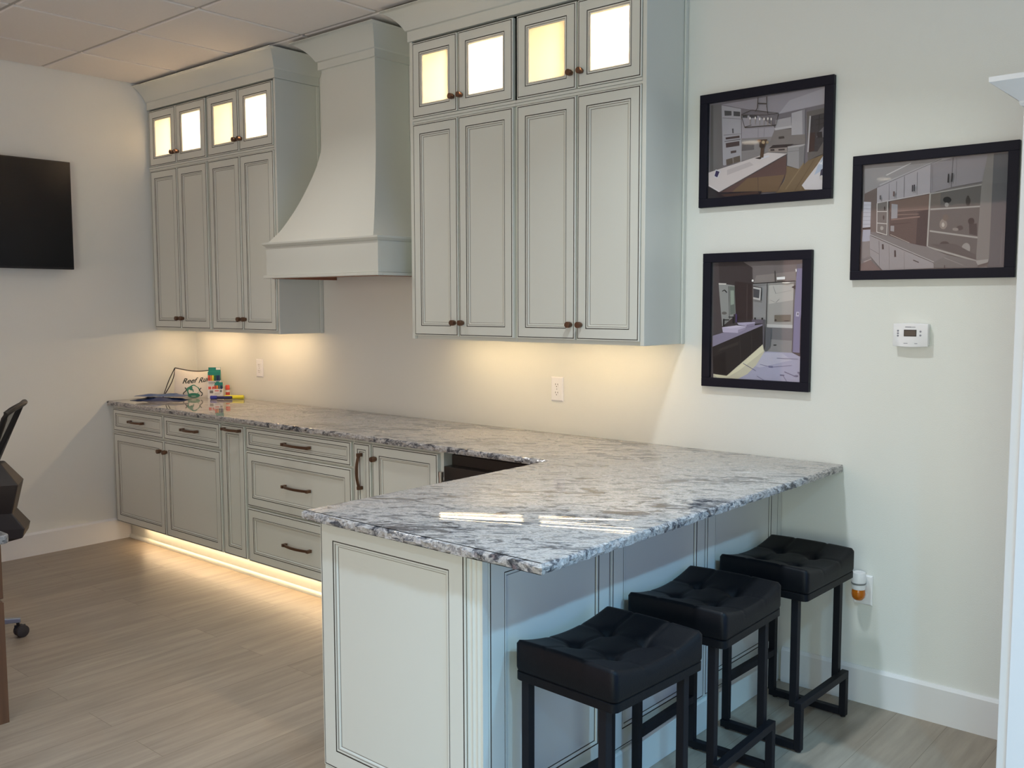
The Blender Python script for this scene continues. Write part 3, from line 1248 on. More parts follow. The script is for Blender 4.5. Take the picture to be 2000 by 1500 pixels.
KITCHEN = [
((118,112,120), [-1215,940,1240,960,1255,-980,-1230,-975]),
((152,147,158), [-965,920,1240,960,1240,640,290,570,-530,790]),
((168,164,176), [495,800,1240,945,1240,650,290,580]),
((112,109,110), [-1210,935,-965,935,-915,-355,-1210,-420]),
((95,92,92), [-1210,935,-1155,930,-1130,-395,-1210,-420]),
((165,163,172), [-965,905,-530,775,-495,-280,-885,-315,-910,-300]),
((74,74,78), [-900,790,-740,760,-735,670,-890,685]),
((74,74,78), [-695,750,-545,720,-545,630,-690,655]),
((130,128,134), [-940,640,-525,570,-525,580,-935,655]),
((130,128,134), [-900,290,-515,275,-515,285,-905,305]),
((90,88,92), [-720,405,-710,315,-680,310,-685,405]),
((78,62,62), [-860,245,-550,250,-545,205,-855,205]),
((78,62,62), [-855,130,-550,140,-545,50,-845,40]),
((110,105,110), [-880,160,-525,165,-530,185,-885,175]),
((80,66,64), [-740,-40,-615,-35,-615,-80,-735,-90]),
((100,88,78), [-840,-200,-530,-150,-520,-270,-830,-315]),
((135,125,120), [-700,-180,-685,-285,-665,-285,-675,-180]),
((136,131,133), [-505,190,210,225,470,-40,495,-220,-130,-255,-495,-260]),
((160,155,165), [-505,645,-145,590,210,325,200,145,-495,185]),
((130,126,134), [-145,350,-145,170,-135,165,-135,345]),
((130,126,134), [-15,335,-20,165,-10,160,-5,330]),
((74,74,78), [-490,650,-380,630,-380,575,-490,595]),
((74,74,78), [-335,620,-170,595,-165,550,-335,570]),
((128,120,118), [205,265,560,255,575,130,850,115,850,-70,85,-25]),
((70,62,60), [300,85,420,85,410,130,295,130]),
((100,95,98), [-480,95,-225,85,-220,-65,-490,-65]),
((140,136,138), [-495,-100,-130,-100,-135,-70,-500,-70]),
((166,162,168), [235,460,545,480,560,295,220,285]),
((185,182,186), [220,260,565,270,555,315,210,305]),
((172,169,176), [555,550,830,590,835,115,565,130]),
((140,137,145), [770,580,830,590,835,115,790,115]),
((150,138,132), [100,-70,485,-90,480,-190,90,-140]),
((60,50,50), [185,-20,620,-45,495,-95,100,-80]),
((70,60,60), [135,-130,220,-135,215,-100,130,-95]),
((70,60,60), [305,-140,435,-145,430,-115,300,-110]),
((152,149,151), [495,-95,845,-80,830,-430,735,-535,490,-445]),
((176,172,174), [495,-110,850,-100,845,-70,490,-80]),
((125,122,124), [510,-185,730,-190,725,-180,505,-175]),
((128,125,127), [725,-125,845,-85,830,-430,735,-535]),
((104,98,95), [865,535,1240,565,1255,-275,910,-395]),
((64,59,62), [940,440,1240,470,1245,-10,1100,-240,920,-225]),
((112,108,116), [1110,120,1240,240,1245,10,1070,30]),
((45,40,42), [1080,125,1180,125,1190,15,1090,10]),
((50,44,46), [1045,350,1235,365,1230,380,1040,370]),
((50,44,46), [1045,255,1240,270,1235,285,1040,270]),
((50,44,46), [1110,445,1110,160,1125,160,1130,445]),
((70,48,44), [915,125,1045,130,1035,-215,920,-240]),
((180,176,180), [925,450,895,-230,925,-235,955,445]),
((124,101,72), [480,-455,735,-535,920,-395,1240,-295,1250,-980,260,-970,445,-725]),
((140,118,86), [830,-420,460,-900,480,-915,845,-435]),
((110,88,62), [1055,-350,655,-935,670,-945,1065,-360]),
((136,112,80), [1155,-320,760,-935,775,-945,1165,-330]),
((98,72,68), [-970,-865,475,-245,480,-590,320,-915,-930,-940]),
((118,92,66), [-340,-620,445,-620,300,-935,-725,-895]),
((75,54,50), [-125,-620,-105,-910,-100,-915,-115,-620]),
((46,38,44), [-1225,-720,-970,-850,-25,-900,-70,-960,-1230,-965]),
((80,55,48), [-930,-900,-115,-900,-90,-945,-840,-950]),
((206,196,196), [-1225,-430,-150,-215,90,-155,485,-220,-970,-845,-1220,-700]),
((188,178,180), [-800,-415,-305,-300,-215,-370,-800,-520]),
((218,210,212), [-1225,-700,-975,-850,-960,-830,-1210,-680]),
((206,201,206), [1245,-295,1260,-975,870,-940,805,-855,1105,-495]),
((170,185,210), [1240,-315,1250,-585,1050,-680,1125,-495]),
((60,60,85), [1180,-595,1245,-555,1245,-795,1160,-730]),
((195,190,190), [1245,-745,1240,-765,1230,-780,1215,-790,1195,-785,1175,-775,1160,-760,1155,-740,1160,-720,1175,-705,1190,-695,1210,-700,1230,-710,1240,-725]),
((205,205,212), [-1060,-380,-940,-425,-1010,-575,-1105,-525]),
((50,42,92), [-1050,-405,-970,-435,-1020,-545,-1085,-510]),
((60,50,48), [-195,-240,-60,-220,5,-250,-85,-270]),
((205,205,215), [-40,-225,110,-210,125,-240,-60,-280]),
((86,62,46), [-135,115,70,105,5,-70,-5,-245,-80,-240,-65,-60]),
((185,160,120), [20,50,20,35,10,25,-5,20,-20,25,-35,30,-45,45,-50,55,-45,70,-35,80,-20,85,-5,85,10,75,20,65]),
((165,140,110), [105,40,100,30,95,20,80,15,70,15,55,25,45,35,45,45,45,60,55,70,65,70,80,70,90,65,100,55]),
((150,110,80), [-60,90,-60,75,-75,70,-90,65,-110,65,-130,75,-140,85,-145,100,-140,110,-130,120,-115,120,-95,120,-75,110,-65,100]),
((60,44,36), [10,-20,5,-40,-10,-50,-30,-60,-55,-55,-80,-45,-95,-25,-100,-5,-95,10,-80,25,-60,30,-35,30,-10,15,5,0]),
((74,66,62), [-500,650,-265,710,-275,720,-505,660]),
((74,66,62), [-270,705,300,575,300,585,-270,720]),
((74,66,62), [-505,635,75,570,75,580,-505,650]),
((74,66,62), [75,575,300,575,295,585,70,585]),
((74,66,62), [-510,630,-425,390,-415,390,-495,635]),
((74,66,62), [290,575,245,360,255,360,305,570]),
((74,66,62), [-420,380,250,345,250,365,-420,400]),
((74,66,62), [-420,395,-275,415,-275,425,-420,405]),
((74,66,62), [-150,950,-160,750,-140,745,-135,945]),
((74,66,62), [35,930,40,725,55,720,50,930]),
((74,66,62), [-155,750,-200,680,-185,670,-140,745]),
((74,66,62), [40,760,65,600,80,600,55,760]),
((74,66,62), [-150,815,45,780,45,805,-150,840]),
((235,230,225), [-290,555,-295,535,-305,530,-315,540,-320,560,-315,580,-305,585,-295,575]),
((150,140,132), [-310,530,-310,435,-295,430,-295,530]),
((235,230,225), [-175,545,-180,525,-190,520,-200,530,-205,550,-200,570,-190,575,-180,565]),
((150,140,132), [-195,520,-195,425,-180,420,-180,520]),
((235,230,225), [-80,515,-85,495,-95,490,-105,495,-110,520,-105,535,-95,545,-85,535]),
((150,140,132), [-100,490,-100,390,-85,390,-90,485]),
((235,230,225), [15,500,10,485,0,475,-10,485,-15,505,-15,525,0,530,10,520]),
((150,140,132), [-10,475,-5,380,10,380,5,475]),
((235,230,225), [95,500,90,480,80,470,70,480,65,500,70,520,80,525,90,520]),
((150,140,132), [75,475,75,375,90,375,90,470]),
((235,230,225), [165,480,160,460,150,455,140,465,135,485,140,505,150,510,160,500]),
((150,140,132), [145,455,145,360,160,360,160,455])]
SHELVES = [
((126,121,123), [-1215,960,1245,960,1250,-975,-1215,-980]),
((150,147,150), [-1210,960,175,960,-970,545,-1195,435]),
((168,165,170), [-935,600,125,965,340,960,-30,880,-915,545]),
((195,192,195), [-810,745,-380,925,-385,940,-815,765]),
((120,116,120), [-970,540,145,950,140,960,-975,550]),
((112,98,95), [-1200,450,-970,545,-950,-265,-1230,-250]),
((192,192,206), [-1210,305,-1075,290,-1075,-175,-1220,-175]),
((172,172,192), [-1210,-215,-1070,-215,-1075,-430,-1220,-430]),
((60,50,48), [-1215,-205,-1070,-200,-1070,-170,-1220,-175]),
((140,132,132), [-1215,-440,-1065,-420,-1050,-705,-1220,-755]),
((165,166,182), [-1215,240,-1075,230,-1075,240,-1215,250]),
((165,166,182), [-1215,170,-1075,160,-1075,170,-1215,180]),
((165,166,182), [-1215,100,-1075,90,-1075,100,-1215,110]),
((165,166,182), [-1215,25,-1075,20,-1075,30,-1215,40]),
((165,166,182), [-1215,-45,-1075,-50,-1075,-40,-1215,-35]),
((165,166,182), [-1215,-115,-1075,-120,-1075,-110,-1215,-105]),
((166,161,169), [-970,540,-30,880,-30,380,-750,280,-965,265]),
((142,137,144), [-30,885,340,955,895,955,890,510,320,445,-20,370]),
((105,100,108), [330,960,315,450,330,445,345,955]),
((112,108,114), [-35,880,-30,380,-20,375,-25,880]),
((112,108,114), [-265,760,-255,360,-250,360,-255,760]),
((112,108,114), [-490,710,-485,325,-475,325,-480,705]),
((120,115,122), [-625,630,-620,300,-615,300,-615,630]),
((120,115,122), [-755,605,-750,285,-740,285,-750,600]),
((112,108,114), [330,440,890,505,885,515,330,450]),
((112,108,114), [-5,860,5,415,10,415,0,860]),
((112,108,114), [395,950,395,490,400,490,400,945]),
((185,180,184), [-960,255,-25,365,-30,380,-965,275]),
((88,72,68), [-750,275,-35,365,-50,-570,-355,-495,-720,-340]),
((120,98,90), [-725,270,-35,355,-35,85,-715,85]),
((56,49,51), [-230,50,-45,85,-50,-565,-245,-530]),
((135,112,104), [-700,80,-50,85,-50,100,-700,100]),
((140,115,105), [-695,20,-210,10,-210,20,-700,35]),
((135,108,100), [-695,-70,-190,-45,-190,-20,-695,-45]),
((70,56,54), [-690,-150,-345,-135,-350,-120,-695,-135]),
((152,152,160), [-695,230,-585,210,-585,-35,-695,-40]),
((150,148,152), [-700,-165,-635,-170,-635,-275,-700,-260]),
((175,165,155), [-705,-330,-355,-495,-350,-485,-700,-320]),
((115,109,107), [-955,255,-770,280,-765,-330,-950,-265]),
((195,190,188), [-965,255,-955,-270,-940,-270,-950,255]),
((195,190,188), [-775,280,-770,-335,-755,-335,-760,280]),
((195,190,188), [-950,100,-770,90,-770,105,-950,115]),
((195,190,188), [-950,-110,-765,-135,-765,-120,-945,-95]),
((195,190,188), [-950,-275,-765,-340,-760,-325,-945,-260]),
((70,60,58), [-800,155,-805,140,-805,125,-810,120,-815,120,-825,125,-825,140,-830,155,-830,170,-825,185,-820,190,-815,190,-810,185,-805,170]),
((70,60,58), [-815,-15,-815,-30,-820,-45,-825,-50,-830,-50,-835,-45,-840,-30,-845,-10,-845,5,-840,20,-835,30,-825,30,-820,20,-815,5]),
((165,160,155), [-825,-205,-830,-220,-835,-230,-850,-240,-860,-240,-875,-230,-885,-215,-885,-200,-885,-185,-875,-170,-865,-165,-850,-165,-840,-175,-830,-185]),
((98,95,94), [-20,360,820,445,785,-835,-40,-565]),
((112,103,97), [-10,345,155,360,155,100,-10,95]),
((165,162,158), [-10,70,815,70,810,95,-10,100]),
((165,162,158), [-10,-310,795,-465,795,-435,-10,-280]),
((170,167,163), [-35,365,-55,-565,-30,-565,-10,360]),
((165,162,158), [-45,-590,790,-870,800,-840,-40,-560]),
((160,157,155), [-15,350,830,440,825,460,-20,370]),
((130,127,125), [820,455,900,960,995,955,985,-870,775,-845]),
((94,96,101), [995,955,1240,955,1250,-970,955,-965,985,-860]),
((108,110,114), [1170,-430,1165,-950,1175,-950,1180,-435]),
((42,42,44), [340,225,330,200,315,185,285,175,255,175,230,190,210,210,200,235,205,260,225,280,250,285,285,285,310,270,330,250]),
((150,148,145), [300,145,295,125,285,115,275,105,260,110,245,115,235,130,230,150,235,165,240,180,255,185,270,185,285,175,295,160]),
((62,58,56), [655,180,650,145,640,120,625,105,605,110,590,125,580,150,575,185,575,220,585,245,600,260,620,260,635,240,650,215]),
((62,58,56), [630,250,630,240,625,230,615,225,605,225,600,235,590,245,590,255,590,265,595,275,605,280,615,280,625,275,630,265]),
((140,130,122), [285,-195,280,-230,260,-260,235,-280,210,-275,180,-260,160,-225,155,-185,160,-150,175,-120,200,-100,230,-105,255,-125,275,-155]),
((110,98,90), [305,-80,300,-105,285,-125,265,-135,245,-135,225,-120,210,-100,205,-75,210,-45,225,-25,240,-15,265,-20,285,-30,295,-50]),
((190,180,170), [240,-200,240,-215,230,-230,225,-240,210,-235,200,-230,195,-215,190,-200,195,-180,200,-165,210,-160,220,-160,230,-170,235,-185]),
((68,66,66), [550,-270,550,-290,535,-300,510,-310,490,-310,465,-300,450,-285,445,-265,450,-245,465,-230,485,-225,510,-225,530,-235,545,-250]),
((135,130,125), [475,-295,470,-305,455,-315,435,-320,415,-315,395,-310,380,-300,375,-290,375,-275,390,-265,410,-260,435,-265,455,-270,470,-280]),
((40,40,42), [730,-165,725,-190,715,-210,690,-220,670,-220,645,-210,630,-185,625,-160,630,-135,645,-115,665,-105,690,-105,710,-120,725,-140]),
((58,57,58), [645,-215,770,-205,780,-415,655,-380]),
((60,58,58), [330,-530,325,-550,300,-560,270,-565,235,-565,205,-555,185,-545,175,-525,185,-510,205,-495,235,-490,270,-490,300,-500,320,-515]),
((150,147,144), [680,-630,675,-670,660,-700,630,-715,600,-715,570,-695,550,-665,540,-625,545,-585,565,-555,595,-535,625,-535,655,-555,675,-590]),
((85,82,82), [0,-530,430,-540,775,-745,785,-825,215,-620]),
((122,118,119), [-1070,-300,-720,-340,-355,-495,-40,-575,305,-730,85,-855,-720,-480]),
((168,164,166), [-1065,-315,80,-855,85,-840,-1060,-300]),
((152,147,151), [-1070,-325,80,-865,85,-955,-815,-975,-1050,-705]),
((112,110,110), [85,-855,305,-730,795,-855,815,-965,90,-955]),
((140,138,136), [250,-780,580,-925,580,-915,255,-770]),
((110,105,108), [-900,-430,-875,-915,-870,-915,-890,-430]),
((110,105,108), [-715,-520,-695,-955,-690,-960,-710,-520]),
((110,105,108), [-440,-650,-425,-965,-420,-965,-435,-650]),
((110,105,108), [-1055,-575,-890,-675,-885,-670,-1050,-570]),
((60,54,56), [-840,-495,-835,-590,-800,-590,-810,-495]),
((60,54,56), [-615,-615,-610,-735,-575,-735,-585,-615]),
((60,54,56), [-275,-810,-175,-855,-170,-840,-270,-795]),
((60,54,56), [260,-910,265,-960,280,-960,275,-910]),
((122,102,100), [-1210,-840,-1045,-780,-835,-970,-1215,-975]),
((165,150,150), [-1155,-820,-1020,-765,-1025,-750,-1165,-800]),
((50,46,48), [270,680,265,530,290,525,290,680]),
((50,46,48), [330,690,325,540,350,535,355,685]),
((60,56,60), [-335,535,-335,420,-315,420,-315,535]),
((60,56,60), [-305,540,-305,425,-285,420,-285,540]),
((110,88,86), [-665,450,-665,360,-640,355,-635,445]),
((100,95,100), [-905,395,-905,320,-880,315,-880,395]),
((160,157,155), [775,-845,980,-825,975,-880,815,-925])]
BATH = [
((84,77,80), [-960,1200,990,1220,1015,-1210,-930,-1235]),
((122,113,113), [-295,1185,985,1215,985,1125,845,1105,845,785,-75,745,-95,1070]),
((142,133,130), [-10,910,820,975,840,785,-65,750]),
((166,164,161), [-75,745,825,775,805,-395,235,-385,195,15,-60,25]),
((148,148,150), [-65,735,240,745,230,-90,195,15,-60,25]),
((190,187,182), [270,715,800,725,800,415,275,335]),
((140,138,138), [355,690,415,540,425,545,365,690]),
((145,143,142), [420,540,740,600,740,605,420,545]),
((140,138,138), [440,370,505,435,495,440,430,380]),
((145,143,142), [295,415,455,350,460,355,300,420]),
((145,143,142), [-45,330,185,245,190,250,-45,335]),
((70,60,61), [-960,1200,-295,1185,-95,1070,-70,-10,-415,-40,-750,-135,-940,-315]),
((82,72,74), [-960,1200,-860,1200,-760,-135,-940,-315]),
((60,46,46), [-485,800,-90,755,-70,10,-435,0]),
((80,68,66), [-210,740,-205,10,-190,10,-195,740]),
((96,84,80), [-105,1065,-75,15,-60,15,-95,1060]),
((150,152,150), [-850,770,-485,715,-450,140,-500,120,-485,75,-750,-130]),
((215,212,205), [-845,770,-670,760,-680,735,-840,740]),
((110,120,112), [-605,705,-480,695,-460,140,-570,115]),
((150,165,150), [-575,615,-495,615,-485,335,-565,315]),
((50,46,48), [-625,705,-590,30,-580,30,-615,705]),
((45,42,45), [-755,590,-705,620,-715,635,-765,605]),
((45,42,45), [-720,620,-660,565,-645,580,-700,635]),
((110,105,100), [-645,150,-650,135,-670,125,-690,120,-715,120,-740,125,-755,135,-765,150,-760,160,-740,175,-720,180,-690,180,-670,175,-655,165]),
((116,116,121), [230,-135,805,-140,800,-385,245,-365]),
((196,196,196), [240,-65,805,-75,805,-140,235,-130]),
((122,112,100), [405,115,750,125,750,-5,405,-15]),
((60,55,50), [725,5,720,0,705,-5,680,-5,650,-5,625,-5,610,0,605,5,610,10,625,10,650,15,680,15,705,10,720,10]),
((70,64,58), [455,15,450,5,445,0,435,-5,425,-5,415,-5,410,5,410,15,410,25,415,30,425,35,435,35,445,30,450,25]),
((127,124,167), [855,1035,980,1125,1010,-620,800,-615,810,125]),
((110,106,120), [845,1110,985,1135,980,1030,855,1030]),
((60,54,64), [950,5,990,415,1005,-685,950,-680]),
((185,182,210), [860,185,925,180,920,90,855,95]),
((40,36,50), [890,160,885,125,905,120,905,160]),
((140,140,142), [245,-365,800,-385,800,-625,205,-615]),
((55,52,52), [470,-480,465,-485,455,-490,440,-495,420,-495,405,-490,395,-490,390,-485,395,-475,405,-475,420,-470,440,-470,455,-470,465,-475]),
((166,166,196), [205,-615,800,-625,945,-690,1005,-690,1015,-1205,-580,-1230,-515,-1005]),
((182,182,205), [205,-645,570,-630,795,-770,120,-945,-65,-910]),
((202,198,172), [180,-465,210,-620,30,-905,-155,-1090,-415,-1225,-925,-1235,-935,-1115,-610,-1135]),
((222,218,185), [175,-475,200,-600,-345,-1030,-605,-1175,-825,-1210,-925,-1130,-620,-1145]),
((115,115,150), [120,-885,305,-920,305,-910,120,-875]),
((115,115,150), [305,-935,395,-940,400,-905,305,-900]),
((115,115,150), [395,-930,795,-880,795,-870,395,-920]),
((110,110,145), [620,-1095,690,-1200,700,-1190,630,-1090]),
((105,105,140), [555,-1090,645,-1090,645,-1065,555,-1065]),
((110,110,145), [640,-1015,885,-1100,895,-1085,650,-1000]),
((105,105,140), [940,-1080,935,-1085,925,-1095,900,-1100,880,-1100,855,-1095,840,-1090,835,-1085,840,-1075,855,-1070,875,-1065,900,-1060,920,-1065,935,-1070]),
((110,110,145), [925,-1000,990,-1120,1005,-1115,940,-990]),
((120,120,150), [55,-1125,215,-1205,220,-1195,60,-1115]),
((120,120,150), [-255,-880,30,-1020,35,-1010,-250,-870]),
((120,120,150), [480,-745,925,-750,925,-740,480,-735]),
((105,105,140), [920,-1025,995,-1030,1000,-1000,920,-995]),
((47,41,41), [-960,-560,160,-90,175,-465,-620,-1145,-930,-1120]),
((60,52,50), [-790,-585,-360,-425,-370,-500,-835,-655]),
((34,29,30), [-935,-770,-655,-650,-630,-1120,-925,-1090]),
((66,57,55), [-340,-355,-305,-855,-295,-855,-330,-355]),
((66,57,55), [-85,-225,-65,-650,-55,-650,-75,-220]),
((142,134,162), [-955,-325,-410,-165,160,-65,160,-95,-955,-555]),
((105,96,112), [-75,25,215,25,195,-50,-65,-70]),
((96,92,100), [160,15,215,25,205,-610,175,-475]),
((187,177,207), [-740,-145,-210,-115,-215,-180,-375,-255,-720,-245]),
((205,196,222), [-740,-145,-410,-100,-210,-115,-530,-165]),
((155,146,175), [-375,-190,-215,-140,-215,-180,-375,-255]),
((175,166,197), [-400,-45,0,-25,-10,-105,-200,-145,-210,-110,-365,-90]),
((140,130,160), [-185,-85,0,-50,-10,-105,-200,-145]),
((38,34,36), [-720,30,-720,-125,-690,-125,-685,30]),
((38,34,36), [-700,0,-580,0,-580,20,-695,20]),
((38,34,36), [-505,85,-500,-65,-470,-65,-475,85]),
((38,34,36), [-595,60,-485,55,-485,75,-595,80]),
((80,60,110), [-440,140,-405,130,-400,-35,-435,-45]),
((252,250,248), [445,865,620,875,620,820,450,815]),
((250,248,240), [-50,805,-50,795,-55,790,-65,785,-75,785,-85,790,-90,795,-90,805,-90,815,-85,825,-75,830,-65,830,-60,825,-50,815]),
((250,248,240), [860,995,860,980,855,965,850,960,845,960,840,965,840,980,835,995,835,1010,840,1020,845,1025,850,1025,855,1020,855,1005]),
((235,230,220), [735,755,725,750,705,745,665,740,630,740,595,745,570,750,560,755,565,765,590,770,625,770,665,770,700,765,725,760]),
((58,54,54), [-75,735,835,775,835,795,-75,755]),
((58,54,54), [400,995,410,780,425,780,415,995]),
((70,68,70), [240,745,230,-610,250,-610,255,745]),
((95,92,95), [810,780,795,-605,810,-605,825,775]),
((45,42,45), [760,665,835,705,835,620,805,645]),
((192,191,190), [-50,695,130,660,120,405,-45,435]),
((80,80,86), [-50,650,90,620,80,450,-45,475]),
((50,46,46), [-55,685,125,655,130,665,-50,700]),
((60,56,56), [120,660,110,405,125,405,135,660]),
((40,36,36), [20,45,20,35,15,30,5,25,-5,25,-10,30,-15,35,-15,45,-15,55,-10,65,-5,65,5,65,10,65,20,55]),
((40,36,36), [175,45,175,35,170,25,160,20,155,20,145,25,140,35,140,45,140,50,145,60,155,65,160,65,170,60,175,50]),
((95,98,105), [230,-120,360,-150,340,-510,240,-610])]



def picture(cx, cz, w, h, fw, art, half, label, desc):
    t = thing('framed_photograph', label, 'picture', (cx, -0.002, cz), group='black framed photographs')
    mb = MB()
    frame_ring(mb, -w / 2, w / 2, -h / 2, h / 2, fw, -0.022, 0.0, M['frame'])
    mb.build('frame', t, bevel=0.0015)
    mb = MB()
    a, b = w / 2 - fw, h / 2 - fw
    cols = []
    for k, (ink, q) in enumerate(art):
        poly = [(q[i] * 2e-4, q[i + 1] * 2e-4) for i in range(0, len(q), 2)]
        poly = clip(poly, -a - 0.003, a + 0.003, -b - 0.003, b + 0.003)
        if k == 0:
            poly = [(-a - 0.004, -b - 0.004), (a + 0.004, -b - 0.004), (a + 0.004, b + 0.004), (-a - 0.004, b + 0.004)]
        if len(poly) < 3:
            continue
        y = -0.004 - 0.0001 * k
        mb.add([(x, y, z) for x, z in poly], [tuple(range(len(poly)))], M['print'])
        g = sum(ink) / 3
        c = lin([(v * 0.8 + g * 0.2) / 255 for v in ink])
        cols.append([min(0.9, v * INK) for v in c])
    me_o = mb.build('photo_print', t)
    tag(me_o, desc)
    at = me_o.data.attributes.new('ink', 'FLOAT_COLOR', 'FACE')
    for i, c in enumerate(cols):
        at.data[i].color = (c[0], c[1], c[2], 1)
    mb = MB()
    mb.box((-a - 0.003, -0.0165, -b - 0.003), (a + 0.003, -0.0145, b + 0.003), M['pane'])
    mb.build('glass', t)


def clip(poly, x0, x1, z0, z1):
    for ax, lim, sgn in ((0, x0, 1), (0, x1, -1), (1, z0, 1), (1, z1, -1)):
        outp = []
        for i in range(len(poly)):
            p, q = poly[i], poly[(i + 1) % len(poly)]
            dp, dq = sgn * (p[ax] - lim), sgn * (q[ax] - lim)
            if dp >= 0:
                outp.append(p)
            if (dp >= 0) != (dq >= 0):
                t = dp / (dp - dq)
                outp.append((p[0] + (q[0] - p[0]) * t, p[1] + (q[1] - p[1]) * t))
        poly = outp
        if not poly:
            break
    return poly


INK = 1.0
picture(4.219, 2.159, 0.567, 0.459, 0.036, KITCHEN, 0, 'black framed photograph of a white kitchen with an island, hung highest', 'photo print of a kitchen island under a chandelier')
picture(4.863, 1.848, 0.562, 0.457, 0.034, SHELVES, 0, 'black framed photograph of white built-in shelves, rightmost on the wall', 'photo print of built-in cabinets with shelves')
picture(4.196, 1.463, 0.471, 0.553, 0.037, BATH, 0, 'upright black framed photograph of a bathroom with a glass shower, hung lowest', 'photo print of a bathroom vanity and shower')

# ------------------------------------------------------------------ thermostat
t = thing('thermostat', 'white thermostat with a small dark display on the right wall', 'thermostat', (4.812, -0.002, 1.419))
mb = MB()
rs = []
for y, g in ((0.0, -0.002), (-0.018, -0.002), (-0.023, 0.0), (-0.028, 0.0), (-0.0295, -0.002)):
    ring = []
    n = 12
    for k in range(n + 1):
        s = -1 + 2 * k / n
        ring.append((s * (0.061 + g), y, -0.041 - g - 0.004 * (1 - s * s)))
    for k in range(n + 1):
        s = 1 - 2 * k / n
        ring.append((s * (0.061 + g), y, 0.039 + g + 0.002 * (1 - s * s)))
    rs.append(ring)
mb.rings(rs, M['white'])
mb.build('case', t, smooth=35)
mb = MB()
mb.box((-0.022, -0.0302, -0.006), (0.022, -0.029, 0.018), M['slot'])
mb.box((-0.0195, -0.0306, -0.0035), (0.0195, -0.030, 0.0155), M['lcd'])
mb.build('display', t)
for x, z in ((-0.043, 0.014), (-0.043, 0.005), (-0.043, -0.004), (0.036, 0.012), (0.036, -0.002)):
    mb = MB()
    mb.lathe([(0.0035, 0), (0.0035, 0.002), (0.002, 0.003)], M['greytext'], Matrix.Translation((x, -0.0285, z)) @ Matrix.Rotation(PI / 2, 4, 'X'), 12)
    mb.build('button', t, smooth=40)
mb = MB()
mb.box((-0.018, -0.030, 0.0262), (0.004, -0.029, 0.0290), M['greytext'])
mb.box((0.005, -0.030, 0.0265), (0.018, -0.029, 0.0285), M['greytext'])
mb.box((-0.022, -0.030, -0.0325), (-0.008, -0.029, -0.0305), M['greytext'])
mb.box((0.016, -0.030, -0.0325), (0.026, -0.029, -0.0305), M['greytext'])
mb.build('markings', t)


# ------------------------------------------------------------------ outlets
def outlet(cx, cz, label):
    t = thing('wall_outlet', label, 'outlet', (cx, -0.001, cz), group='white duplex outlets')
    mb = MB()
    rs = []
    for y, g in ((0, 0.0), (-0.0025, 0.0), (-0.0065, -0.005)):
        rs.append([(-0.036 - g, y, -0.058 - g), (0.036 + g, y, -0.058 - g), (0.036 + g, y, 0.058 + g), (-0.036 - g, y, 0.058 + g)])
    mb.rings(rs, M['white'])
    mb.build('cover_plate', t)
    for s in (-1, 1):
        mb = MB()
        rs = []
        for y in (-0.0066, -0.0085):
            ring = []
            for k in range(24):
                a = 2 * PI * k / 24
                ring.append((0.017 * math.cos(a), y, s * 0.0195 + max(-0.0125, min(0.0125, 0.017 * math.sin(a)))))
            rs.append(ring)
        mb.rings(rs, M['white'])
        r = mb.build('receptacle', t, smooth=40)
        mb = MB()
        for x, w, h in ((-0.0065, 0.0012, 0.0042), (0.0065, 0.0012, 0.0036)):
            mb.box((x - w, -0.0088, s * 0.0195 + 0.003 - h), (x + w, -0.0086, s * 0.0195 + 0.003 + h), M['slot'])
        mb.lathe([(0.0024, 0), (0.0024, 0.0003)], M['slot'], Matrix.Translation((0, -0.0085, s * 0.0195 - 0.0078)) @ Matrix.Rotation(PI / 2, 4, 'X'), 12)
        mb.build('slots', r)
    mb = MB()
    mb.lathe([(0.0025, 0), (0.002, 0.001)], M['greytext'], Matrix.Translation((0, -0.0066, 0)) @ Matrix.Rotation(PI / 2, 4, 'X'), 12)
    mb.build('screw', t)


outlet(3.176, 1.127, 'white duplex outlet above the counter under the right wall cabinets')
outlet(0.748, 1.123, 'white duplex outlet above the counter under the left wall cabinets')
outlet(4.660, 0.442, 'white duplex outlet low on the wall behind the plug-in air freshener')

# plug-in air freshener
t = thing('air_freshener', 'white plug-in air freshener with an amber oil bottle in the low outlet', 'air freshener', (4.656, -0.040, 0.44))
Z = Matrix.Translation((0, 0, 0))
mb = MB()
mb.lathe([(0.020, 0.030), (0.0255, 0.034), (0.0265, 0.050), (0.0265, 0.066), (0.0245, 0.076), (0.019, 0.0785), (0.012, 0.078), (0.010, 0.076)], M['white'], Z, 28)
mb.build('housing', t, smooth=40)
mb = MB()
mb.lathe([(0.0235, 0.012), (0.0245, 0.014), (0.0245, 0.0305)], M['white'], Z, 28)
mb.build('lower_collar', t, smooth=40)
mb = MB()
mb.lathe([(0.0268, 0.0330), (0.0272, 0.0335), (0.0272, 0.0375), (0.0268, 0.038)], M['capgrey'], Z, 28)
mb.build('dial', t, smooth=40)
mb = MB()
mb.lathe([(0.006, -0.030), (0.016, -0.0285), (0.0225, -0.020), (0.0250, -0.008), (0.0245, 0.004), (0.0225, 0.0118)], M['amber'], Z, 28)
tag(mb.build('oil_bottle', t, smooth=60), 'amber oil bottle')
mb = MB()
mb.box((-0.014, 0.018, 0.020), (0.014, 0.0295, 0.066), M['white'])
mb.build('plug_block', t, bevel=0.003)

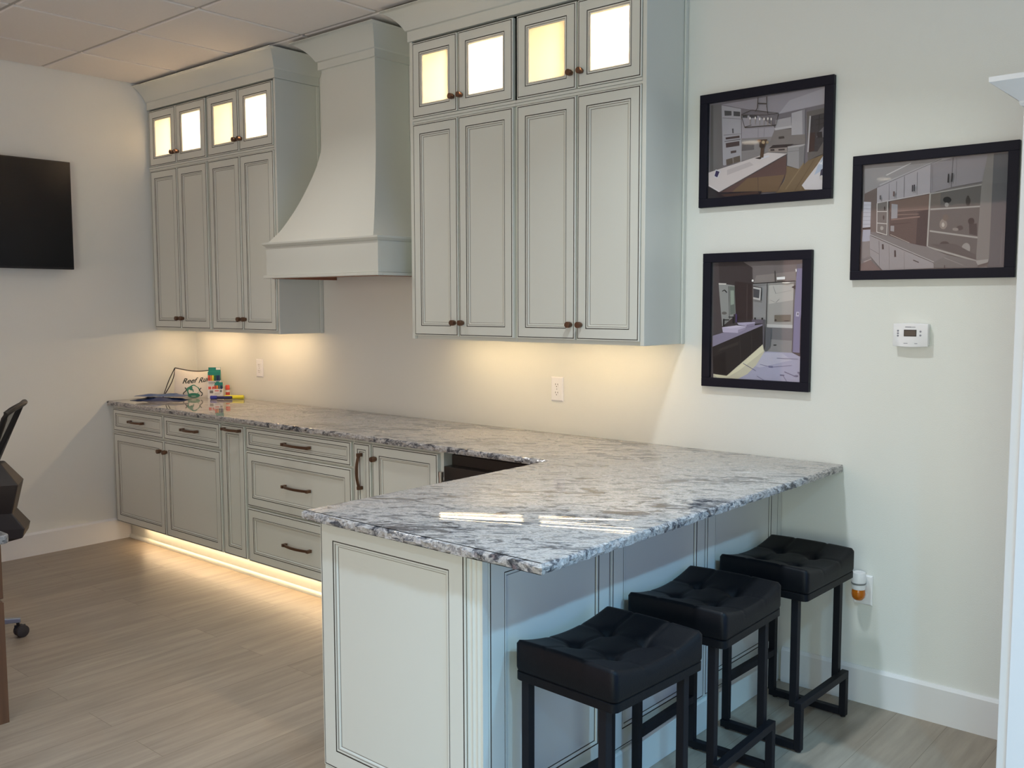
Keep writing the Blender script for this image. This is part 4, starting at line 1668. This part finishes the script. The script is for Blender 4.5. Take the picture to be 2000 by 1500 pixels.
# ------------------------------------------------------------------ television on the left wall
t = thing('television', 'black flat television mounted on the left wall', 'television', (0, -1.440, 2.072))
mb = MB()
mb.box((0.045, -0.575, -0.325), (0.080, 0.575, 0.325), M['bezel'])
bz = mb.build('casing', t, bevel=0.003)
mb = MB()
mb.box((0.0795, -0.567, -0.314), (0.0812, 0.567, 0.317), M['tvblack'])
mb.build('screen', t)
mb = MB()
mb.box((0.001, -0.22, -0.12), (0.02, 0.22, 0.12), M['blackmetal'])
mb.box((0.02, -0.16, -0.10), (0.0455, -0.12, 0.10), M['blackmetal'])
mb.box((0.02, 0.12, -0.10), (0.0455, 0.16, 0.10), M['blackmetal'])
mb.build('wall_mount', t)

# ------------------------------------------------------------------ tall white cabinet at the right edge
t = thing('tall_white_cabinet', 'tall plain white cabinet with a cornice at the right edge of the room', 'cabinet', (5.283, -0.001, 0))
mb = MB()
mb.box((0, -0.598, 0), (1.10, 0, 2.082), M['trim'])
mb.build('body', t, bevel=0.002)
mb = MB()
rs = []
for o, z in ((0.002, 2.078), (0.006, 2.080), (0.010, 2.086), (0.010, 2.092), (0.014, 2.096), (0.020, 2.101), (0.068, 2.138), (0.074, 2.142), (0.074, 2.156)):
    rs.append([(-o, 0, z), (-o, -0.598 - o, z), (1.10 + o, -0.598 - o, z), (1.10 + o, 0, z)])
mb.rings(rs, M['trim'])
mb.build('cornice', t, smooth=20)
mb = MB()
mb.box((0.028, -0.612, 0.02), (0.545, -0.5985, 2.06), M['trim'])
mb.box((0.549, -0.612, 0.02), (1.072, -0.5985, 2.06), M['trim'])
mb.build('doors', t, bevel=0.002)

# ------------------------------------------------------------------ desk (only its corner is in view)
t = thing('desk', 'dark wood desk with a grey stone top, its corner at the left edge', 'desk', (2.41, -2.205, 0))
mb = MB()
pts = []
r = 0.03
for cx, cy, a0 in ((-r, -0.76 + r, -90), (-r, -r, 0), (-1.86 + r, -r, 90), (-1.86 + r, -0.76 + r, 180)):
    for k in range(9):
        a = math.radians(a0 + k * 90 / 8)
        pts.append((cx + r * math.cos(a), cy + r * math.sin(a)))
mb.prism(pts, 'z', 0.680, 0.712, M['deskstone'])
tag(mb.build('stone_top', t, bevel=0.006, segs=3), 'grey stone top with rounded corners')
for nm, xa, xb in (('pedestal', -0.50, -0.072), ('pedestal', -1.79, -1.462)):
    mb = MB()
    mb.box((xa, -0.70, 0.0), (xb, -0.012, 0.455), M['deskwood'])
    p = mb.build(nm, t, bevel=0.003)
    for z0, z1 in ((0.03, 0.24), (0.25, 0.445)):
        b = MB()
        b.box((xa + 0.02, -0.716, z0), (xb - 0.02, -0.7005, z1), M['deskwood'])
        d = b.build('drawer', p, bevel=0.002)
        k = MB()
        k.box(((xa + xb) / 2 - 0.05, -0.735, (z0 + z1) / 2 - 0.006), ((xa + xb) / 2 + 0.05, -0.7165, (z0 + z1) / 2 + 0.006), M['bronze'])
        k.build('handle', d)
for xa, xb in ((-0.505, -0.078), (-1.795, -1.457)):
    mb = MB()
    mb.box((xa, -0.705, 0.460), (xb, -0.006, 0.6795), M['deskwood'])
    mb.build('top_drawer_case', t, bevel=0.003)
mb = MB()
mb.box((-1.456, -0.60, 0.63), (-0.506, -0.575, 0.6795), M['deskwood'])
mb.build('kneehole_rail', t, bevel=0.002)
for ya, yb in ((-0.05, -0.012), (-0.70, -0.66)):
    mb = MB()
    mb.box((-0.0715, ya, 0.0), (-0.062, yb, 0.450), M['deskwood'])
    mb.build('corner_post', t)

# ------------------------------------------------------------------ office chair behind the desk
CHX, CHY, CHR = 1.300, -2.110, math.radians(240)
t = thing('office_chair', 'black mesh-back office chair on casters behind the desk', 'chair', (CHX, CHY, 0), CHR)
# local: the sitter faces +x, back at -x
mb = MB()
rs = []
for z, g in ((0.455, -0.02), (0.462, 0.0), (0.50, 0.0), (0.515, -0.012), (0.52, -0.05)):
    ring = []
    for k in range(32):
        a = 2 * PI * k / 32
        c, s = math.cos(a), math.sin(a)
        x = (0.235 + g) * math.copysign(abs(c) ** 0.55, c)
        y = (0.240 + g) * math.copysign(abs(s) ** 0.55, s)
        ring.append((x, y, z - 0.012 * max(0, x / 0.24) ** 2 * 2))
    rs.append(ring)
mb.rings(rs, M['chairblack'])
mb.build('seat', t, smooth=60)


def back_half(z):
    # half width of the fan-shaped back
    s = (z - 0.80) / 0.28
    return 0.055 + 0.17 * max(0, s) ** 0.9


def back_x(z):
    return -0.27 - 0.42 * (z - 0.8)


pan = []
fr_l, fr_r = [], []
zs = [0.80 + 0.265 * k / 12 for k in range(13)]
for z in zs:
    h = back_half(z)
    fr_r.append((back_x(z) + 0.03, h, z))
    fr_l.append((back_x(z) + 0.03, -h, z))
    pan.append([(back_x(z) + 0.03 * (abs(s) ** 2), s * h, z) for s in [-1 + k / 5 for k in range(11)]])
topc = []
hT = back_half(zs[-1])
for k in range(1, 12):
    s = 1 - 2 * k / 12
    topc.append((back_x(1.08) + 0.03 * s * s, s * hT, zs[-1] + 0.022 * math.sqrt(max(0, 1 - s * s))))
pan.append([(back_x(1.08) + 0.03 * s * s, s * hT, zs[-1] + 0.022 * math.sqrt(max(0, 1 - s * s))) for s in [-1 + k / 5 for k in range(11)]])
mb = MB()
mb.rings(pan, M['mesh'], caps=(False, False), closed=False)
tag(mb.build('mesh_back', t, smooth=60), 'grey see-through mesh of the backrest')
mb = MB()
mb.tube(fr_r + topc + fr_l[::-1], 0.0125, M['chairblack'], n=12)
mb.build('back_frame', t, smooth=60)
mb = MB()
mb.rings([[(x0, -w, z), (x1, -w, z), (x1, w, z), (x0, w, z)] for z, x0, x1, w in
          ((0.825, -0.295, -0.255, 0.05), (0.73, -0.365, -0.290, 0.085), (0.60, -0.335, -0.270, 0.07), (0.53, -0.385, -0.240, 0.085), (0.49, -0.375, -0.200, 0.09), (0.455, -0.24, -0.14, 0.06))], M['chairbrown'])
tag(mb.build('back_support', t, bevel=0.006), 'dark brown spine carrying the backrest')
mb = MB()
mb.lathe([(0.05, 0.08), (0.05, 0.13), (0.028, 0.135), (0.028, 0.44), (0.06, 0.456)], M['chairblack'])
mb.build('gas_column', t, smooth=40)
ca = math.radians(66) - CHR
for k in range(5):
    a = ca + 2 * PI * k / 5
    X = Matrix.Rotation(a, 4, 'Z')
    mb = MB()
    mb.rings([[(0.03, -0.024, 0.075), (0.03, 0.024, 0.075), (0.03, 0.020, 0.115), (0.03, -0.020, 0.115)],
              [(0.335, -0.014, 0.070), (0.335, 0.014, 0.070), (0.335, 0.012, 0.090), (0.335, -0.012, 0.090)]], M['greymetal'], X)
    leg = mb.build('base_leg', t, bevel=0.003)
    c = MB()
    c.tube([X @ Vector((0.322, 0, 0.045)), X @ Vector((0.322, 0, 0.072))], 0.007, M['chairblack'])
    for s in (-1, 1):
        Y = X @ Matrix.Translation((0.335, 0, 0.0285)) @ Matrix.Rotation(0.5, 4, 'Z') @ Matrix.Translation((0, s * 0.012, 0)) @ Matrix.Rotation(PI / 2, 4, 'X')
        c.lathe([(0.022, -0.009), (0.028, -0.007), (0.028, 0.007), (0.022, 0.009)], M['rubber'], Y, 22)
    c.box((0.307, -0.006, 0.028), (0.353, 0.006, 0.056), M['chairblack'], X)
    c.build('caster', leg, smooth=40)

# ------------------------------------------------------------------ things on the counter in the corner
CZ = 0.9142
# drawstring bag leaning into the corner
bag = thing('drawstring_bag', 'white drawstring bag with green print leaning in the counter corner', 'bag', (0.305, -0.175, CZ))
A, B = Vector((-0.135, -0.105)), Vector((0.062, 0.062))
back = Vector((-0.645, 0.765))
mb = MB()
nu, nv = 26, 16


def bag_pt(u, v, side):
    p = A + (B - A) * u
    hgt = 0.196 * v * (1 - 0.10 * math.sin(PI * u)) * (1 - 0.06 * u)
    lean = 0.035 * v + 0.030 * math.sin(PI * min(1, u * 1.1)) * v
    bulge = 0.016 * (math.sin(PI * u) ** 0.6) * (math.sin(PI * min(1, max(0, v))) ** 0.5) + 0.0015
    wr = 0.0025 * math.sin(u * 19 + v * 7) * math.sin(v * 11 + u * 3) * math.sin(PI * u) * math.sin(PI * v)
    q = p + back * (lean + (-bulge + wr if side == 0 else bulge * 0.4))
    return (q.x, q.y, hgt + 0.001)


fr_ = [[bag_pt(i / nu, j / nv, 0) for i in range(nu + 1)] + [bag_pt(i / nu, j / nv, 1) for i in range(nu, -1, -1)] for j in range(nv + 1)]
mb.rings(fr_, M['bagwhite'])
body = mb.build('fabric_body', bag, smooth=70)
mb = MB()
mb.tube([Vector(bag_pt(u / 12, 1.0, 0)) + Vector((0, 0, 0.0015)) for u in range(13)], 0.0028, M['cord'], n=8)
mb.build('top_cord', bag, smooth=60)
for off in (0.0, 0.016):
    mb = MB()
    p0 = Vector(bag_pt(0.0, 1.0, 0))
    pts = []
    for k in range(13):
        s = k / 12
        pts.append(p0 + Vector((-0.055 * s + off * math.sin(PI * s), -0.062 * s + off * math.sin(PI * s), -0.196 * s - 0.0 + 0.012 * math.sin(PI * s))))
    mb.tube(pts, 0.0028, M['cord'], n=8)
    mb.build('side_cord', bag, smooth=60)


def on_bag(x, z):
    """print coordinates in metres across the bag front -> point just in front of the fabric"""
    u, v = x / (B - A).length, z / 0.186
    p = Vector(bag_pt(u, v, 0))
    return p - Vector((back.x, back.y, 0)) * 0.0012


def text_mesh(body_txt, size, shear=0.0, spacing=1.0):
    cu = bpy.data.curves.new('lettering', 'FONT')
    cu.body = body_txt
    cu.size = size
    cu.shear = shear
    cu.offset = size * 0.022
    cu.space_character = spacing
    o = bpy.data.objects.new('lettering', cu)
    COL.objects.link(o)
    dg = bpy.context.evaluated_depsgraph_get()
    dg.update()
    me = bpy.data.meshes.new_from_object(o.evaluated_get(dg))
    bpy.data.objects.remove(o)
    bpy.data.curves.remove(cu)
    bm = bmesh.new()
    bm.from_mesh(me)
    vs = [tuple(v.co) for v in bm.verts]
    fs = [tuple(v.index for v in f.verts) for f in bm.faces]
    bm.free()
    bpy.data.meshes.remove(me)
    return vs, fs


mb = MB()
for txt, ox, oz, tilt in (('Reef', 0.052, 0.096, 0.14), ('Run', 0.158, 0.106, 0.14)):
    vs, fs = text_mesh(txt, 0.049, 0.32)
    mb.add([on_bag(ox + v[0], oz + v[1] + tilt * v[0]) for v in vs], fs, M['darkprint'])
tag(mb.build('lettering', body), 'dark slanted lettering')
# green round print below the lettering, with dark wavy strokes at each side
mb = MB()
g = []
for k in range(30):
    a = 2 * PI * k / 30
    rr = 0.046 + 0.003 * math.sin(5 * a)
    g.append((0.128 + rr * 0.92 * math.cos(a), 0.052 + rr * 0.85 * math.sin(a)))
mb.add([on_bag(*p) for p in g], [tuple(range(30))], M['turq'])
g = [(0.112 + 0.07 * math.cos(2 * PI * k / 20) * 0.6, 0.018 + 0.017 * math.sin(2 * PI * k / 20)) for k in range(20)]
mb.add([on_bag(p[0] + 0.022, p[1]) for p in g], [tuple(range(20))], M['turq'])
for sx, dirn in ((0.078, -1), (0.178, 1)):
    mb.tube([on_bag(sx + dirn * 0.010 * math.sin(k / 10 * 2 * PI) + dirn * 0.004, 0.014 + 0.056 * k / 10) for k in range(11)], 0.0032, M['darkprint'], n=6)
tag(mb.build('round_print', body), 'green round print')

# blue plastic pouches lying flat in front of the bag
def pouch(name, loc, rz, L, W, h, mat, label, seed):
    rnd = random.Random(seed)
    mb = MB()
    n, m = 16, 8
    tops = [[0] * (m + 1) for _ in range(n + 1)]
    rows_t, rows_b = [], []
    for i in range(n + 1):
        u = i / n
        rt, rb = [], []
        for j in range(m + 1):
            v = j / m
            edge = min(u, 1 - u, v, 1 - v)
            z = h * min(1, edge * 5) * (0.55 + 0.45 * math.sin(u * 9 + seed) * math.sin(v * 5 + seed * 2) + 0.25 * rnd.random())
            x = (u - 0.5) * L * (1 - 0.12 * abs(v - 0.5))
            y = (v - 0.5) * W * (1 - 0.35 * abs(u - 0.35))
            rt.append((x, y, max(0.0012, z)))
            rb.append((x, y, 0.0002))
        rows_t.append(rt)
        rows_b.append(rb)
    rings = [rows_t[i] + rows_b[i][::-1] for i in range(n + 1)]
    mb.rings(rings, mat)
    o = mb.build(name, smooth=60)
    o.location = loc
    o.rotation_euler = (0, 0, rz)
    return tag(o, label, 'pouch', 'blue plastic pouches on the counter')


pouch('plastic_pouch', (0.235, -0.415, CZ), 0.50, 0.37, 0.15, 0.020, M['bagdarkblue'], 'dark blue plastic pouch lying lowest in front of the white bag', 3)
pouch('plastic_pouch', (0.215, -0.390, CZ + 0.0258), 0.66, 0.34, 0.13, 0.014, M['bagblue'], 'mid blue plastic pouch lying on top of the dark blue one', 8)


def pen_box(name, loc, rz, w, d, h, label, cat, lowfrac, small):
    """flat carton: white lower part, teal top, window with coloured caps; front faces local -y"""
    t = thing(name, label, cat, loc, rz)
    mb = MB()
    mb.box((-w / 2, -d / 2, 0), (w / 2, d / 2, h * lowfrac), M['boxwhite'])
    mb.build('carton', t, bevel=0.0006)
    mb = MB()
    mb.box((-w / 2 + 0.003, -d / 2 + 0.003, h * lowfrac), (w / 2 - 0.003, d / 2 - 0.002, h * 0.86), M['teal'])
    mb.box((-w / 2 + 0.006, -0.0015, h * 0.86), (w / 2 - 0.002, 0.0015, h), M['teal'])
    tag(mb.build('teal_top', t), 'teal upper card')
    caps = ('red', 'orange', 'yellow', 'green', 'navy', 'navy') if not small else ('red', 'orange', 'greyink', 'navy')
    n = len(caps)
    for k, c in enumerate(caps):
        b = MB()
        x = -w / 2 + w * (k + 0.75) / (n + 0.5)
        r = w / (n + 0.5) * 0.40
        zt = h * (lowfrac + (0.17 if not small else 0.20))
        b.lathe([(r, h * lowfrac - 0.002), (r, zt - 0.004), (r * 0.6, zt)], M[c], Matrix.Translation((x, -d / 2 + 0.0005, 0)), 10)
        b.build('pen_cap', t, smooth=50)
    return t


def marks(t, name, specs, d):
    mb = MB()
    for x0, x1, z0, z1, m in specs:
        mb.box((x0, -d / 2 - 0.0006, z0), (x1, -d / 2 + 0.0005, z1), M[m])
    return mb.build(name, t)


FX = 0.80   # cartons turned towards the room
t1 = pen_box('marker_box', (0.392, -0.112, CZ), FX, 0.086, 0.026, 0.204, 'tall teal and white carton of coloured pens beside the white bag', 'carton', 0.58, False)
marks(t1, 'printing', [(-0.036, 0.006, 0.104, 0.108, 'greyink'), (-0.036, 0.000, 0.096, 0.099, 'greyink'), (-0.036, -0.006, 0.088, 0.090, 'greyink'),
                       (-0.038, -0.020, 0.060, 0.078, 'red'), (-0.014, 0.004, 0.060, 0.078, 'red'), (-0.030, -0.008, 0.034, 0.052, 'greyink'), (-0.018, 0.008, 0.012, 0.015, 'greyink'),
                       (0.012, 0.032, 0.098, 0.112, 'teal')], 0.026)
mb = MB()
mb.box((0.012, -0.0030, 0.188), (0.040, -0.0015, 0.203), M['boxwhite'])
mb.build('price_label', t1)
t2 = pen_box('crayon_box', (0.446, -0.118, CZ), FX, 0.060, 0.018, 0.108, 'small teal and white carton standing in front of the tall pen carton', 'carton', 0.62, True)
marks(t2, 'printing', [(-0.022, 0.004, 0.050, 0.056, 'red'), (0.010, 0.024, 0.044, 0.058, 'greyink'), (-0.024, 0.018, 0.036, 0.038, 'greyink'), (-0.024, 0.010, 0.028, 0.030, 'greyink')], 0.018)
t = thing('glue_stick', 'white glue stick with a red cap standing by the cartons', 'glue stick', (0.449, -0.052, CZ))
mb = MB()
mb.lathe([(0.0125, 0), (0.013, 0.001), (0.013, 0.054)], M['boxwhite'])
bd = mb.build('tube', t, smooth=40)
mb = MB()
mb.lathe([(0.0134, 0.020), (0.0134, 0.040)], M['red'])
mb.build('label_band', bd, smooth=40)
mb = MB()
mb.lathe([(0.0138, 0.0545), (0.0138, 0.082), (0.0115, 0.086)], M['red'])
mb.build('cap', t, smooth=40)
Rx = Matrix.Rotation(PI / 2, 4, 'Y')
t = thing('marker_pen', 'blue-capped marker lying in front of the cartons', 'pen', (0.470, -0.150, CZ + 0.0125), 0.72)
mb = MB()
mb.lathe([(0.0095, 0.004), (0.0095, 0.10), (0.006, 0.104)], M['navy'], Rx, 16)
mb.build('barrel', t, smooth=40)
mb = MB()
mb.lathe([(0.008, -0.040), (0.0122, -0.037), (0.0122, 0.004)], M['bluecap'], Rx, 16)
mb.build('cap', t, smooth=40)
t = thing('highlighter', 'yellow highlighter lying on the counter near the back wall', 'pen', (0.545, -0.070, CZ + 0.0135), 0.62)
mb = MB()
mb.lathe([(0.009, -0.064), (0.0125, -0.060), (0.0130, 0.030)], M['yellow'], Rx, 16)
mb.build('barrel', t, smooth=40)
mb = MB()
mb.lathe([(0.0134, 0.030), (0.0134, 0.064), (0.0105, 0.068)], M['yellow'], Rx, 16)
mb.build('cap', t, smooth=40)
